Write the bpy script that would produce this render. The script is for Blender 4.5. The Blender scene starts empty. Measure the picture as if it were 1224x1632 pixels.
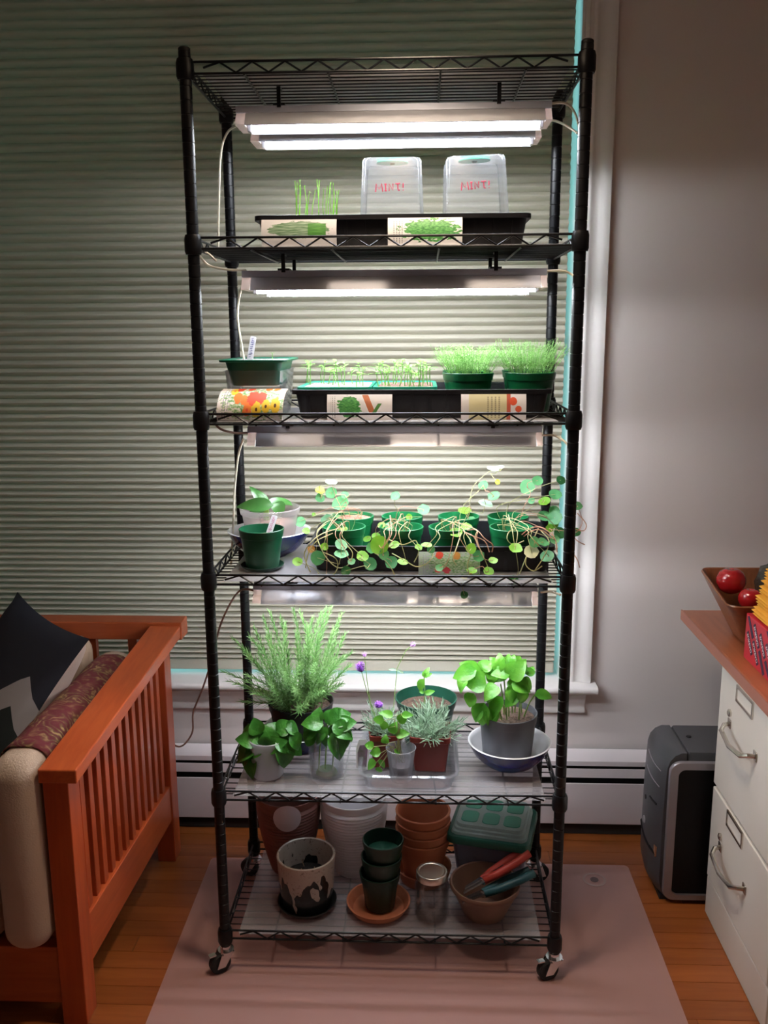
import bpy, math, random
from mathutils import Vector, Matrix
R = math.radians
sc = bpy.context.scene
col = sc.collection
rnd = random.Random(7)

# ---------------------------------------------------------------- camera
CAM = Vector((0.0735, -1.8288, 1.4697)); YAW, PITCH, ROLL, FPX = -0.0429, -0.2008, -0.0058, 1426.0
cd = bpy.data.cameras.new('camera'); cam = bpy.data.objects.new('camera', cd); col.objects.link(cam)
_f = Vector((math.sin(YAW)*math.cos(PITCH), math.cos(YAW)*math.cos(PITCH), math.sin(PITCH)))
_r = Vector((math.cos(YAW), -math.sin(YAW), 0)); _u = _r.cross(_f)
_r2 = _r*math.cos(ROLL) + _u*math.sin(ROLL); _u2 = -_r*math.sin(ROLL) + _u*math.cos(ROLL)
m = Matrix((_r2, _u2, -_f)).transposed().to_4x4(); m.translation = CAM; cam.matrix_world = m
cd.sensor_fit = 'VERTICAL'; cd.sensor_height = 32.0; cd.lens = 32.0*FPX/1632.0; cd.clip_start = 0.02
sc.camera = cam
# ---------------------------------------------------------------- world, exposure
w = bpy.data.worlds.new('world'); sc.world = w; w.use_nodes = True
w.node_tree.nodes['Background'].inputs[0].default_value = (0.30, 0.80, 0.82, 1)
w.node_tree.nodes['Background'].inputs[1].default_value = 2.5
sc.view_settings.view_transform = 'Standard'; sc.view_settings.look = 'None'
sc.view_settings.gamma = 1.0; sc.view_settings.exposure = 0.15; sc.view_settings.use_curve_mapping = False
TUBE = 80.0          # tube emission
FILL_LAMP = 185.0         # emission of the added downlight

def at(x, y, Y):
    """point on the depth plane Y seen at photo position x, y"""
    d = _f + _r2*((x-612)/FPX) + _u2*((816-y)/FPX)
    return CAM + d*((Y-CAM.y)/d.y)

# ---------------------------------------------------------------- mesh builder
def wloc(o):
    v = Vector((0, 0, 0))
    while o: v = v + o.location; o = o.parent
    return v
class MB:
    def __init__(s): s.v = []; s.f = []; s.uv = {}
    def add(s, vs, fs):
        n = len(s.v); s.v += [Vector(a) for a in vs]; s.f += [tuple(i+n for i in f) for f in fs]; return s
    def box(s, a, b):
        (x0, y0, z0), (x1, y1, z1) = a, b
        return s.add([(x0,y0,z0),(x1,y0,z0),(x1,y1,z0),(x0,y1,z0),(x0,y0,z1),(x1,y0,z1),(x1,y1,z1),(x0,y1,z1)],
            [(0,3,2,1),(4,5,6,7),(0,1,5,4),(1,2,6,5),(2,3,7,6),(3,0,4,7)])
    def hexa(s, p): return s.add(p, [(0,3,2,1),(4,5,6,7),(0,1,5,4),(1,2,6,5),(2,3,7,6),(3,0,4,7)])
    def loops(s, L, cap0=True, cap1=True):
        n = len(L[0]); vs = [p for l in L for p in l]; fs = []
        for i in range(len(L)-1):
            for j in range(n):
                k = (j+1) % n
                fs.append((i*n+j, i*n+k, (i+1)*n+k, (i+1)*n+j))
        if cap0: fs.append(tuple(range(n-1, -1, -1)))
        if cap1: fs.append(tuple((len(L)-1)*n+j for j in range(n)))
        return s.add(vs, fs)
    def lathe(s, c, prof, seg=24, ax=(0,0,1), cap0=True, cap1=True):
        a = Vector(ax).normalized(); u = a.orthogonal().normalized(); w_ = a.cross(u); c = Vector(c)
        if abs(a.z) > .99: u = Vector((1,0,0)); w_ = Vector((0,1,0))*(1 if a.z > 0 else -1)
        return s.loops([[c + a*z + (u*math.cos(t*2*math.pi/seg) + w_*math.sin(t*2*math.pi/seg))*max(r, 1e-5) for t in range(seg)] for r, z in prof], cap0, cap1)
    def cyl(s, p, q, r, seg=10, r2=None):
        p, q = Vector(p), Vector(q); d = q-p
        return s.lathe(p, [(r, 0), (r if r2 is None else r2, d.length)], seg, d)
    def tube(s, pts, r, seg=6, r2=None):
        pts = [Vector(p) for p in pts]; n = len(pts); L = []; u = None
        for i, p in enumerate(pts):
            t = (pts[min(i+1, n-1)] - pts[max(i-1, 0)]).normalized()
            if u is None: u = t.orthogonal().normalized()
            u = (u - t*u.dot(t)); u = u.normalized() if u.length > 1e-6 else t.orthogonal().normalized()
            b = t.cross(u); rr = r if r2 is None else r + (r2-r)*i/(n-1)
            L.append([p + (u*math.cos(k*2*math.pi/seg) + b*math.sin(k*2*math.pi/seg))*rr for k in range(seg)])
        return s.loops(L)
    def extr(s, poly, axis, a, b):
        """extrude a 2D polygon along x, y or z"""
        P = {'x': lambda p, t: (t, p[0], p[1]), 'y': lambda p, t: (p[0], t, p[1]), 'z': lambda p, t: (p[0], p[1], t)}[axis]
        n = len(poly)
        return s.add([P(p, a) for p in poly] + [P(p, b) for p in poly],
            [tuple(range(n)), tuple(range(2*n-1, n-1, -1))] + [(i, n+i, n+(i+1) % n, (i+1) % n) for i in range(n)])
    def rloft(s, c, prof, seg=4, rot=0, cap0=True, cap1=True):
        """prof: (w, d, corner, z) rounded rectangles"""
        L = []
        for wd, dp, r, z in prof:
            r = min(r, wd/2-1e-4, dp/2-1e-4); r = max(r, 1e-4); l = []
            for k, (sx, sy) in enumerate(((1,1),(-1,1),(-1,-1),(1,-1))):
                for j in range(seg+1):
                    t = (k + j/seg)*math.pi/2
                    x = sx*(wd/2-r) + r*math.cos(t); y = sy*(dp/2-r) + r*math.sin(t)
                    l.append((c[0] + x*math.cos(rot) - y*math.sin(rot), c[1] + x*math.sin(rot) + y*math.cos(rot), c[2]+z))
            L.append(l)
        return s.loops(L, cap0, cap1)
    def leaf(s, base, d, nrm, L, W, curl=.3, fold=.15, n=5, shape='ovate', thick=False):
        base = Vector(base); d = Vector(d).normalized(); nrm = Vector(nrm); side = d.cross(nrm)
        side = side.normalized() if side.length > 1e-5 else d.orthogonal().normalized(); nrm = side.cross(d)
        vs = []; fs = []
        for i in range(n+1):
            t = i/n
            wd = {'ovate': (math.sin(math.pi*t**.72)**.85 if 0 < t < 1 else 0)*(1.06-.22*t)+.012, 'needle': 1-.75*t, 'lance': math.sin(math.pi*(.08+.9*t))}[shape]*W/2
            p = base + d*(L*math.sin(t*curl*1.3+1e-6)/(curl*1.3+1e-6)) - nrm*(L*(1-math.cos(t*curl*1.3))/(curl*1.3+1e-6))
            vs += [p - side*wd + nrm*wd*fold*2, p, p + side*wd + nrm*wd*fold*2]
        for i in range(n):
            for k in (0, 1): a = i*3+k; fs.append((a, a+1, a+4, a+3))
        return s.add(vs, fs)
    def disc(s, c, nrm, r, cone=.18, seg=11, wob=.08):
        c = Vector(c); nrm = Vector(nrm).normalized(); u = nrm.orthogonal().normalized(); b = nrm.cross(u)
        vs = [c - nrm*r*cone]
        for k in (1, 2):
            for j in range(seg):
                t = j*2*math.pi/seg; rr = r*(k/2)*(1 + (rnd.uniform(-wob, wob) if k == 2 else 0))
                vs.append(c + (u*math.cos(t) + b*math.sin(t))*rr - nrm*r*cone*(1-k/2) + nrm*r*(rnd.uniform(-wob, wob) if k == 2 else 0))
        fs = [(0, 1+j, 1+(j+1) % seg) for j in range(seg)] + [(1+j, 1+seg+j, 1+seg+(j+1) % seg, 1+(j+1) % seg) for j in range(seg)]
        return s.add(vs, fs)
    def grid(s, P, uv=True):
        nu, nv = len(P), len(P[0]); n0 = len(s.v); fs = []
        for i in range(nu-1):
            for j in range(nv-1): fs.append((i*nv+j, (i+1)*nv+j, (i+1)*nv+j+1, i*nv+j+1))
        s.add([p for r_ in P for p in r_], fs)
        if uv:
            for i in range(nu):
                for j in range(nv): s.uv[n0+i*nv+j] = (i/(nu-1), j/(nv-1))
        return s
    def mesh(s, name, mt, off=Vector((0,0,0)), smooth=None):
        me = bpy.data.meshes.new(name); me.from_pydata([v-off for v in s.v], [], s.f); me.update()
        if mt: me.materials.append(mt)
        if s.uv:
            ul = me.uv_layers.new(name='UVMap')
            for lp in me.loops: ul.data[lp.index].uv = s.uv.get(lp.vertex_index, (0, 0))
        if smooth is not None:
            me.polygons.foreach_set('use_smooth', [True]*len(me.polygons))
            try: me.set_sharp_from_angle(angle=R(smooth))
            except Exception: pass
        return me
    def build(s, name, mt, parent=None, smooth=35, bevel=0, loc=None, seg=2):
        off = wloc(parent) if parent else (Vector(loc) if loc is not None else Vector((0,0,0)))
        me = s.mesh(name, mt, off, smooth); o = bpy.data.objects.new(name, me); col.objects.link(o)
        if parent: o.parent = parent
        elif loc is not None: o.location = loc
        if bevel:
            md = o.modifiers.new('bevel', 'BEVEL'); md.width = bevel; md.segments = seg; md.limit_method = 'ANGLE'; md.angle_limit = R(40)
        return o
def tag(o, label=None, cat=None, group=None, kind=None):
    if label: o['label'] = label
    if cat: o['category'] = cat
    if group: o['group'] = group
    if kind: o['kind'] = kind
    return o
def thing(name, loc, label, cat, group=None):
    o = bpy.data.objects.new(name, None); col.objects.link(o); o.location = loc; o.empty_display_size = .05
    return tag(o, label, cat, group)
def shared(name, me, parent, loc, rot=None, scale=None):
    o = bpy.data.objects.new(name, me); col.objects.link(o); o.parent = parent
    o.location = Vector(loc) - (wloc(parent) if parent else Vector((0,0,0)))
    if rot: o.rotation_euler = rot
    if scale: o.scale = scale
    return o

# ---------------------------------------------------------------- materials
def new(name):
    mt = bpy.data.materials.new(name); mt.use_nodes = True
    nt = mt.node_tree; return mt, nt, nt.nodes['Principled BSDF']
def node(nt, t, **k):
    n = nt.nodes.new(t)
    for a, b in k.items():
        if a in n.inputs: n.inputs[a].default_value = b
        else: setattr(n, a, b)
    return n
def coords(nt, scale=(1,1,1), kind='Object', rot=(0,0,0)):
    tc = node(nt, 'ShaderNodeTexCoord'); mp = node(nt, 'ShaderNodeMapping'); mp.inputs['Scale'].default_value = scale; mp.inputs['Rotation'].default_value = rot
    nt.links.new(tc.outputs[kind], mp.inputs[0]); return mp.outputs[0]
def ramp(nt, fac, stops, const=False):
    r = node(nt, 'ShaderNodeValToRGB'); nt.links.new(fac, r.inputs[0]); e = r.color_ramp.elements
    if const: r.color_ramp.interpolation = 'CONSTANT'
    while len(e) < len(stops): e.new(.5)
    for i, (p, c) in enumerate(stops): e[i].position = p; e[i].color = (*c, 1) if len(c) == 3 else c
    return r.outputs[0]
def mixc(nt, fac, a, b):
    mx = node(nt, 'ShaderNodeMix', data_type='RGBA')
    for sck, v in ((mx.inputs[0], fac), (mx.inputs[6], a), (mx.inputs[7], b)):
        if isinstance(v, bpy.types.NodeSocket): nt.links.new(v, sck)
        else: sck.default_value = v if not isinstance(v, tuple) else (*v[:3], 1)
    return mx.outputs[2]
def mth(nt, op, a, b=0.0, c=0.0):
    n = node(nt, 'ShaderNodeMath', operation=op)
    for i, v in enumerate((a, b, c)):
        if isinstance(v, bpy.types.NodeSocket): nt.links.new(v, n.inputs[i])
        else: n.inputs[i].default_value = v
    return n.outputs[0]
def M(name, c, rough=.5, metal=0, c2=None, ns=20, bump=0, bs=60, spec=.5, coat=0, stretch=(1,1,1), trl=0):
    mt, nt, b = new(name)
    b.inputs['Base Color'].default_value = (*c, 1); b.inputs['Roughness'].default_value = rough; b.inputs['Metallic'].default_value = metal
    b.inputs['Specular IOR Level'].default_value = spec; b.inputs['Coat Weight'].default_value = coat
    if c2 or bump:
        v = coords(nt, stretch)
    if c2:
        n = node(nt, 'ShaderNodeTexNoise', Scale=ns, Detail=5.0); nt.links.new(v, n.inputs['Vector'])
        nt.links.new(ramp(nt, n.outputs[0], [(.32, c), (.68, c2)]), b.inputs['Base Color'])
    if bump:
        n = node(nt, 'ShaderNodeTexNoise', Scale=bs, Detail=4.0); nt.links.new(v, n.inputs['Vector'])
        bp = node(nt, 'ShaderNodeBump', Strength=bump, Distance=.004); nt.links.new(n.outputs[0], bp.inputs['Height']); nt.links.new(bp.outputs[0], b.inputs['Normal'])
    if trl:
        t = node(nt, 'ShaderNodeBsdfTranslucent'); mx = node(nt, 'ShaderNodeMixShader'); mx.inputs[0].default_value = trl
        src = b.inputs['Base Color'].links[0].from_socket if b.inputs['Base Color'].is_linked else None
        if src: nt.links.new(src, t.inputs[0])
        else: t.inputs[0].default_value = (*c, 1)
        nt.links.new(b.outputs[0], mx.inputs[1]); nt.links.new(t.outputs[0], mx.inputs[2]); nt.links.new(mx.outputs[0], nt.nodes['Material Output'].inputs[0])
    return mt
def CLEAR(name, tint=(1,1,1), body=.1, bodyc=(.8,.85,.9), rough=.08, gl=.5):
    """thin clear plastic or glass: see-through, glossy by angle, a little milky"""
    mt, nt, b = new(name); nt.nodes.remove(b)
    tr = node(nt, 'ShaderNodeBsdfTransparent'); tr.inputs[0].default_value = (*tint, 1)
    df = node(nt, 'ShaderNodeBsdfDiffuse'); df.inputs[0].default_value = (*bodyc, 1)
    tl = node(nt, 'ShaderNodeBsdfTranslucent'); tl.inputs[0].default_value = (*bodyc, 1)
    gs = node(nt, 'ShaderNodeBsdfGlossy', Roughness=rough)
    m0 = node(nt, 'ShaderNodeMixShader'); m0.inputs[0].default_value = .5
    m1 = node(nt, 'ShaderNodeMixShader'); m2 = node(nt, 'ShaderNodeMixShader')
    lw = node(nt, 'ShaderNodeLayerWeight', Blend=.35)
    nt.links.new(df.outputs[0], m0.inputs[1]); nt.links.new(tl.outputs[0], m0.inputs[2])
    nt.links.new(tr.outputs[0], m1.inputs[1]); nt.links.new(m0.outputs[0], m1.inputs[2])
    nt.links.new(mth(nt, 'ADD', body, mth(nt, 'MULTIPLY', lw.outputs['Facing'], min(.35, body*1.6+.015))), m1.inputs[0])
    nt.links.new(m1.outputs[0], m2.inputs[1]); nt.links.new(gs.outputs[0], m2.inputs[2])
    nt.links.new(mth(nt, 'MULTIPLY', lw.outputs['Fresnel'], gl), m2.inputs[0])
    nt.links.new(m2.outputs[0], nt.nodes['Material Output'].inputs[0]); return mt
def EMIT(name, c, s):
    mt, nt, b = new(name); nt.nodes.remove(b); e = node(nt, 'ShaderNodeEmission', Strength=s); e.inputs[0].default_value = (*c, 1)
    nt.links.new(e.outputs[0], nt.nodes['Material Output'].inputs[0]); return mt
def WOOD(name, c1, c2, axis='x', rough=.35, scale=1., coat=.2, rand=False):
    mt, nt, b = new(name); st = {'x': (1.6, 22, 22), 'y': (22, 1.6, 22), 'z': (22, 22, 1.6)}[axis]
    v = coords(nt, tuple(a*scale for a in st))
    n = node(nt, 'ShaderNodeTexNoise', Scale=2.5, Detail=6.0, Roughness=.6, Distortion=.5); nt.links.new(v, n.inputs['Vector'])
    c = ramp(nt, n.outputs[0], [(.3, c1), (.7, c2)])
    if rand:
        oi = node(nt, 'ShaderNodeObjectInfo'); h = node(nt, 'ShaderNodeHueSaturation')
        nt.links.new(c, h.inputs['Color']); nt.links.new(mth(nt, 'MULTIPLY_ADD', oi.outputs['Random'], .24, .88), h.inputs['Value']); c = h.outputs[0]
    nt.links.new(c, b.inputs['Base Color']); b.inputs['Roughness'].default_value = rough; b.inputs['Coat Weight'].default_value = coat; b.inputs['Coat Roughness'].default_value = .25
    return mt

wallp = M('wall_paint', (.78,.70,.665), .7, bump=.05, bs=150)
ceilp = M('ceiling_paint', (.7,.68,.64), .8)
trimw = M('white_trim_paint', (.78,.73,.70), .4, bump=.02)
heatm = M('heater_enamel', (.88,.80,.80), .4)
dark = M('dark_void', (.012,.008,.006), .8)
oak = WOOD('oak_floor', (.23,.058,.011), (.32,.092,.020), 'x', .36, 1, .15, True)
cherry_y = WOOD('cherry_wood_y', (.44,.075,.020), (.56,.115,.032), 'y', .32)
cherry_z = WOOD('cherry_wood_z', (.38,.055,.014), (.50,.085,.022), 'z', .32)
cherry_x = WOOD('cherry_wood_x', (.32,.058,.016), (.42,.09,.025), 'x', .35)
deskw = WOOD('desk_wood', (.30,.085,.035), (.40,.125,.05), 'y', .3)
bowlw = WOOD('bowl_wood', (.16,.05,.02), (.28,.09,.03), 'z', .35)
blackm = M('black_enamel', (.004,.004,.005), .38, spec=.3)
blackp = M('black_plastic', (.006,.006,.008), .45, spec=.35)
chrome = M('chrome', (.75,.75,.76), .18, 1)
rubber = M('black_rubber', (.01,.01,.01), .6)
alum = M('brushed_fixture_metal', (.54,.58,.70), .36, .35)
refl = M('white_reflector', (.74,.75,.82), .32, .15)
endc = CLEAR('milky_end_cap', (1,.97,.95), .38, (.95,.74,.66), .3, .4)
cordm = M('cream_cable', (.75,.70,.55), .5)
cordb = M('brown_cable', (.20,.09,.06), .5)
tubem = EMIT('led_tube_glow', (.90,.94,1.0), TUBE)
liner = CLEAR('frosted_shelf_liner', (.97,.97,.98), .17, (.80,.79,.83), .25, .5)
clearp = CLEAR('clear_plastic', (.98,.985,1), .05, (.75,.78,.85), .1, .6)
domep = CLEAR('dome_plastic', (.97,.975,.98), .10, (.70,.73,.78), .15, .6)
glass = CLEAR('jar_glass', (.985,.99,.99), .010, (.8,.8,.85), .04, .35)
frost = CLEAR('frosted_tub', (.9,.9,.92), .62, (.78,.76,.80), .3, .4)
matv = CLEAR('vinyl_floor_mat', (.92,.82,.80), .66, (.76,.49,.45), .32, .6)
water = CLEAR('jar_water', (.96,.98,1), .02, (.7,.75,.85), .02, .3)
pane = CLEAR('window_glass', (.95,.98,1), .01, (.8,.8,.8), .02, .6)
greenp = M('green_plastic', (.008,.16,.05), .3, trl=.12)
green2 = M('bright_green_plastic', (.006,.115,.04), .3, trl=.1)
dgreenp = M('dark_green_plastic', (.006,.030,.017), .35)
tealp = M('teal_plastic', (.02,.36,.24), .35, trl=.2)
teal2 = M('deep_teal_plastic', (.01,.11,.07), .35)
terra = M('terracotta', (.42,.13,.055), .8, c2=(.50,.17,.075), ns=12, bump=.1)
terra_p = M('brown_terracotta', (.18,.070,.055), .6, c2=(.22,.09,.068), ns=8)
redp = M('red_brown_plastic', (.20,.022,.014), .4)
whitep = M('white_plastic', (.84,.82,.84), .4)
greypot = M('grey_plastic', (.115,.12,.135), .45)
bluegl = M('blue_glaze', (.012,.022,.13), .25, coat=.4)
whitegl = M('white_glaze', (.78,.77,.78), .25, coat=.4)
soil = M('potting_soil', (.035,.018,.010), .95, c2=(.13,.075,.05), ns=140, bump=1, bs=220)
soilw = M('perlite_soil', (.16,.09,.07), .95, c2=(.75,.72,.72), ns=150, bump=1, bs=200)
bark = M('bark_medium', (.45,.20,.15), .9, c2=(.75,.60,.52), ns=50)
brownp = M('brown_clay', (.17,.085,.055), .6, c2=(.21,.11,.07), ns=9)
G = lambda n, a, b, t=.35, r=.45: M(n, a, r, c2=b, ns=25, trl=t)
basilg = M('basil_leaf', (.028,.15,.016), .32, c2=(.07,.27,.032), ns=30, bump=.5, bs=90, trl=.25); basilb = M('bright_basil_leaf', (.085,.34,.03), .32, c2=(.18,.48,.05), ns=30, bump=.5, bs=90, trl=.35)
nast = [G('nasturtium_leaf', (.07,.28,.09), (.13,.40,.15)), G('nasturtium_lime_leaf', (.15,.42,.03), (.26,.55,.05)), G('nasturtium_pale_leaf', (.45,.70,.50), (.62,.85,.62)),
        G('nasturtium_yellow_leaf', (.55,.62,.03), (.70,.72,.08)), G('nasturtium_brown_leaf', (.40,.16,.03), (.55,.28,.06)), G('nasturtium_cream_leaf', (.75,.75,.42), (.85,.82,.55)), G('nasturtium_dark_leaf', (.03,.14,.04), (.05,.2,.06))]
stemg = M('pale_stem', (.55,.52,.25), .6, trl=.2); stemp = M('pink_stem', (.62,.34,.22), .6, trl=.2); stemgr = M('green_stem', (.30,.48,.12), .6, trl=.2)
rosg = G('rosemary_needle', (.16,.33,.10), (.30,.50,.18), .3); lavg = G('lavender_leaf', (.22,.36,.22), (.40,.52,.38), .25)
dillg = G('dill_frond', (.22,.48,.11), (.40,.66,.22), .4); chiveg = G('chive_blade', (.22,.55,.05), (.35,.7,.1), .4)
seedg = G('seedling_leaf', (.22,.52,.10), (.45,.72,.25), .4); orchg = G('orchid_leaf', (.028,.115,.02), (.06,.18,.035), .1, .3)
purple = M('lavender_flower', (.20,.05,.36), .7, c2=(.38,.14,.55), ns=200); pinkf = M('pale_lavender_bud', (.62,.36,.66), .7)
fabw = M('beige_canvas', (.50,.385,.30), .9, bump=.25, bs=300)
fabt = M('tan_canvas', (.44,.32,.225), .9, bump=.25, bs=300)
ivory = M('ivory_cotton', (.62,.50,.43), .9, bump=.2, bs=250)
cabm = M('cabinet_enamel', (.74,.70,.64), .38)
nickel = M('nickel', (.62,.58,.52), .25, 1)
pcgrey = M('charcoal_plastic', (.045,.047,.052), .4); pcsil = M('silver_plastic', (.30,.28,.30), .35, .5); pcblk = M('black_side_panel', (.003,.003,.0035), .45, spec=.2)
yellow = M('yellow_mailer_paper', (.82,.40,.035), .7, c2=(.88,.48,.06), ns=40)
tomato = M('tomato_skin', (.42,.010,.012), .18, coat=.5)
inkred = M('red_marker', (.50,.03,.08), .7); inkblue = M('blue_marker', (.12,.12,.35), .7); inkpink = M('pink_marker', (.55,.10,.25), .7); inkdk = M('navy_print', (.03,.015,.05), .6); white = M('white_paper', (.80,.79,.80), .8)

# ---------------------------------------------------------------- room
WY = .665; WX0, WX1, WZ0, WZ1 = -1.55, .490, .440, 2.42
XL, XR, YB, ZC = -2.2, 2.3, -4.6, 2.62
fl = MB().box((XL, YB, -.06), (XR, WY+.12, -.008)).build('floor', dark); tag(fl, kind='structure')
BW = .0575; allp = []
y = WY+.02
while y > YB:
    x = XL - rnd.uniform(0, .9)
    while x < XR:
        L_ = rnd.choice((.6, .75, .9, 1.15, 1.4)); a, b = max(x, XL), min(x+L_, XR)
        if b > a: allp.append((a, b, y-BW, y))
        x += L_
    y -= BW
far = MB()
for a, b, y0, y1 in allp:
    if y1 > -.55 and b > -1.7 and a < 1.7:
        pl = MB().box((a+.0006, y0+.0005, -.0075), (b-.0006, y1-.0005, -.0001)).build('plank', oak, fl, None)
        pl.location = ((a+b)/2, (y0+y1)/2, 0)
        for v in pl.data.vertices: v.co -= Vector(pl.location)
    else: far.box((a+.0006, y0+.0005, -.0075), (b-.0006, y1-.0005, -.0001))
fo = far.build('plank_field', oak, fl, None); fo['kind'] = 'stuff'
wb = MB(); T = .22
wb.box((XL, WY, 0), (WX0, WY+T, ZC)).box((WX1, WY, 0), (XR, WY+T, ZC)).box((WX0, WY, 0), (WX1, WY+T, WZ0)).box((WX0, WY, WZ1), (WX1, WY+T, ZC))
tag(wb.build('wall_back', wallp, None, None), kind='structure')
tag(MB().box((XL-.1, YB, 0), (XL, WY+T, ZC)).build('wall_left', wallp, None, None), kind='structure')
tag(MB().box((XR, YB, 0), (XR+.1, WY+T, ZC)).build('wall_right', wallp, None, None), kind='structure')
tag(MB().box((XL, YB-.1, 0), (XR, YB, ZC)).build('wall_front', wallp, None, None), kind='structure')
tag(MB().box((XL, YB, ZC), (XR, WY+T, ZC+.1)).build('ceiling', ceilp, None, None), kind='structure')
# window: jamb, sash, panes, casing, stool, apron
wn = bpy.data.objects.new('window_1', None); col.objects.link(wn); wn.location = (-.5, WY, WZ0); tag(wn, kind='structure')
jm = MB(); JT = .012
jm.box((WX1-JT, WY-.002, WZ0), (WX1, WY+.2, WZ1)).box((WX0, WY-.002, WZ0), (WX0+JT, WY+.2, WZ1)).box((WX0+JT, WY-.002, WZ1-JT), (WX1-JT, WY+.2, WZ1))
jm.build('jamb', trimw, wn)
cx = (WX0+WX1)/2
for a, b in ((WX0+JT, cx-.02), (cx+.02, WX1-JT)):
    for z0, z1 in ((WZ0, 1.42), (1.42, WZ1-JT)):
        s_ = MB(); q = .03
        s_.box((a, WY+.15, z0), (a+q, WY+.18, z1)).box((b-q, WY+.15, z0), (b, WY+.18, z1)).box((a+q, WY+.15, z0), (b-q, WY+.18, z0+q)).box((a+q, WY+.15, z1-q), (b-q, WY+.18, z1))
        so = s_.build('sash', trimw, wn); MB().box((a+q, WY+.163, z0+q), (b-q, WY+.167, z1-q)).build('pane', pane, so)
MB().box((cx-.02, WY+.14, WZ0), (cx+.02, WY+.19, WZ1)).build('mullion', trimw, wn)
def casing_poly(x0, sgn):
    pr = [(0,0),(0,.016),(.004,.019),(.010,.019),(.014,.014),(.022,.013),(.026,.017),(.032,.017),(.036,.013),(.052,.014),(.058,.020),(.070,.026),(.080,.026),(.082,.022),(.082,0)]
    return [(x0+sgn*a, WY-b) for a, b in pr]
MB().extr(casing_poly(WX1-.006, 1), 'z', .462, WZ1+.06).build('casing', trimw, wn, 50)
MB().extr(casing_poly(WX0+.006, -1), 'z', .462, WZ1+.06).build('casing', trimw, wn, 50)
MB().extr([(WY-b, WZ1-.02+a) for a, b in [(0,0),(0,.016),(.01,.019),(.03,.013),(.052,.014),(.058,.02),(.07,.026),(.082,.026),(.082,0)]], 'x', WX0-.08, WX1+.08).build('head_casing', trimw, wn, 50)
nose = [(WY+.15, WZ0), (WY+.15, WZ0+.021), (WY-.055, WZ0+.021)] + [(WY-.055-.0105*math.sin(t*math.pi/6), WZ0+.0105+.0105*math.cos(t*math.pi/6)) for t in range(1, 7)]
MB().extr(nose, 'x', WX0-.095, WX1+.090).build('stool', trimw, wn, 50)
ap = [(WY, WZ0), (WY-.036, WZ0), (WY-.036, WZ0-.012), (WY-.028, WZ0-.018), (WY-.024, WZ0-.030), (WY-.018, WZ0-.036), (WY-.016, WZ0-.058), (WY-.019, WZ0-.064), (WY-.016, WZ0-.075), (WY, WZ0-.078)]
MB().extr(ap, 'x', WX0-.07, WX1+.062).build('apron', trimw, wn, 50)
# cellular shade
mt, nt, b = new('cellular_shade_fabric')
v = coords(nt, (3, 3, 60)); n1 = node(nt, 'ShaderNodeTexNoise', Scale=60., Detail=3.); nt.links.new(v, n1.inputs['Vector'])
cshade = ramp(nt, n1.outputs[0], [(.3, (.55,.51,.415)), (.7, (.63,.585,.485))])
nt.links.new(cshade, b.inputs['Base Color']); b.inputs['Roughness'].default_value = .85
t_ = node(nt, 'ShaderNodeBsdfTranslucent'); nt.links.new(cshade, t_.inputs[0]); mx_ = node(nt, 'ShaderNodeMixShader'); mx_.inputs[0].default_value = .24
nt.links.new(b.outputs[0], mx_.inputs[1]); nt.links.new(t_.outputs[0], mx_.inputs[2]); nt.links.new(mx_.outputs[0], nt.nodes['Material Output'].inputs[0]); shadem = mt
SX0, SX1, SY = WX0+.016, .464, WY+.030
sh = thing('cellular_shade', ((SX0+SX1)/2, SY, .47), 'closed olive beige pleated window shade filling the window behind the rack', 'window shade')
hw = (SX1-SX0)/2
cell = MB().extr([(0,.5),(-.0035,.43),(-.0125,.07),(-.0125,-.02),(-.0035,-.44),(0,-.5),(.0035,-.44),(.0095,-.02),(.0095,.07),(.0035,.43)], 'x', -hw, hw).mesh('pleat', shadem, smooth=20)
z = .508
while z < WZ1-.05:
    ph = .0150 + .0085*min(1, max(0, (z-.50)/1.15))**.75
    shared('pleat', cell, sh, ((SX0+SX1)/2, SY, z+ph/2), None, (1, min(1.5, .0235/ph), ph)); z += ph
MB().box((SX0, SY-.012, .474), (SX1, SY+.012, .507)).build('bottom_rail', shadem, sh, bevel=.004)
MB().box((SX0, SY-.02, z), (SX1, SY+.02, WZ1-JT-.001)).build('head_rail', trimw, sh)
# baseboard heater
ht = thing('baseboard_heater', (-.3, WY, 0), 'long off-white metal baseboard heater with dark slots along the wall', 'heater')
HX0, HX1 = XL+.01, 1.55
MB().box((HX0, WY-.012, .035), (HX1, WY-.0005, .245)).build('back_plate', dark, ht)
MB().extr([(WY-.012, .250), (WY-.020, .250), (WY-.066, .236), (WY-.066, .222), (WY-.063, .222), (WY-.063, .232), (WY-.012, .245)], 'x', HX0, HX1).build('hood', heatm, ht)
MB().extr([(WY-.066, .212), (WY-.063, .212), (WY-.055, .186), (WY-.060, .184), (WY-.068, .186)], 'x', HX0, HX1).build('damper', heatm, ht)
MB().box((HX0, WY-.069, .038), (HX1, WY-.065, .168)).build('front_panel', heatm, ht, bevel=.0015)
MB().box((HX0, WY-.058, .06), (HX1, WY-.014, .14)).build('heating_element', dark, ht)
MB().box((HX0, WY-.06, .002), (HX1, WY-.014, .036)).build('gap_shade_strip', dark, ht)  # near-black strip stands in for the shade under the heater

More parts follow.
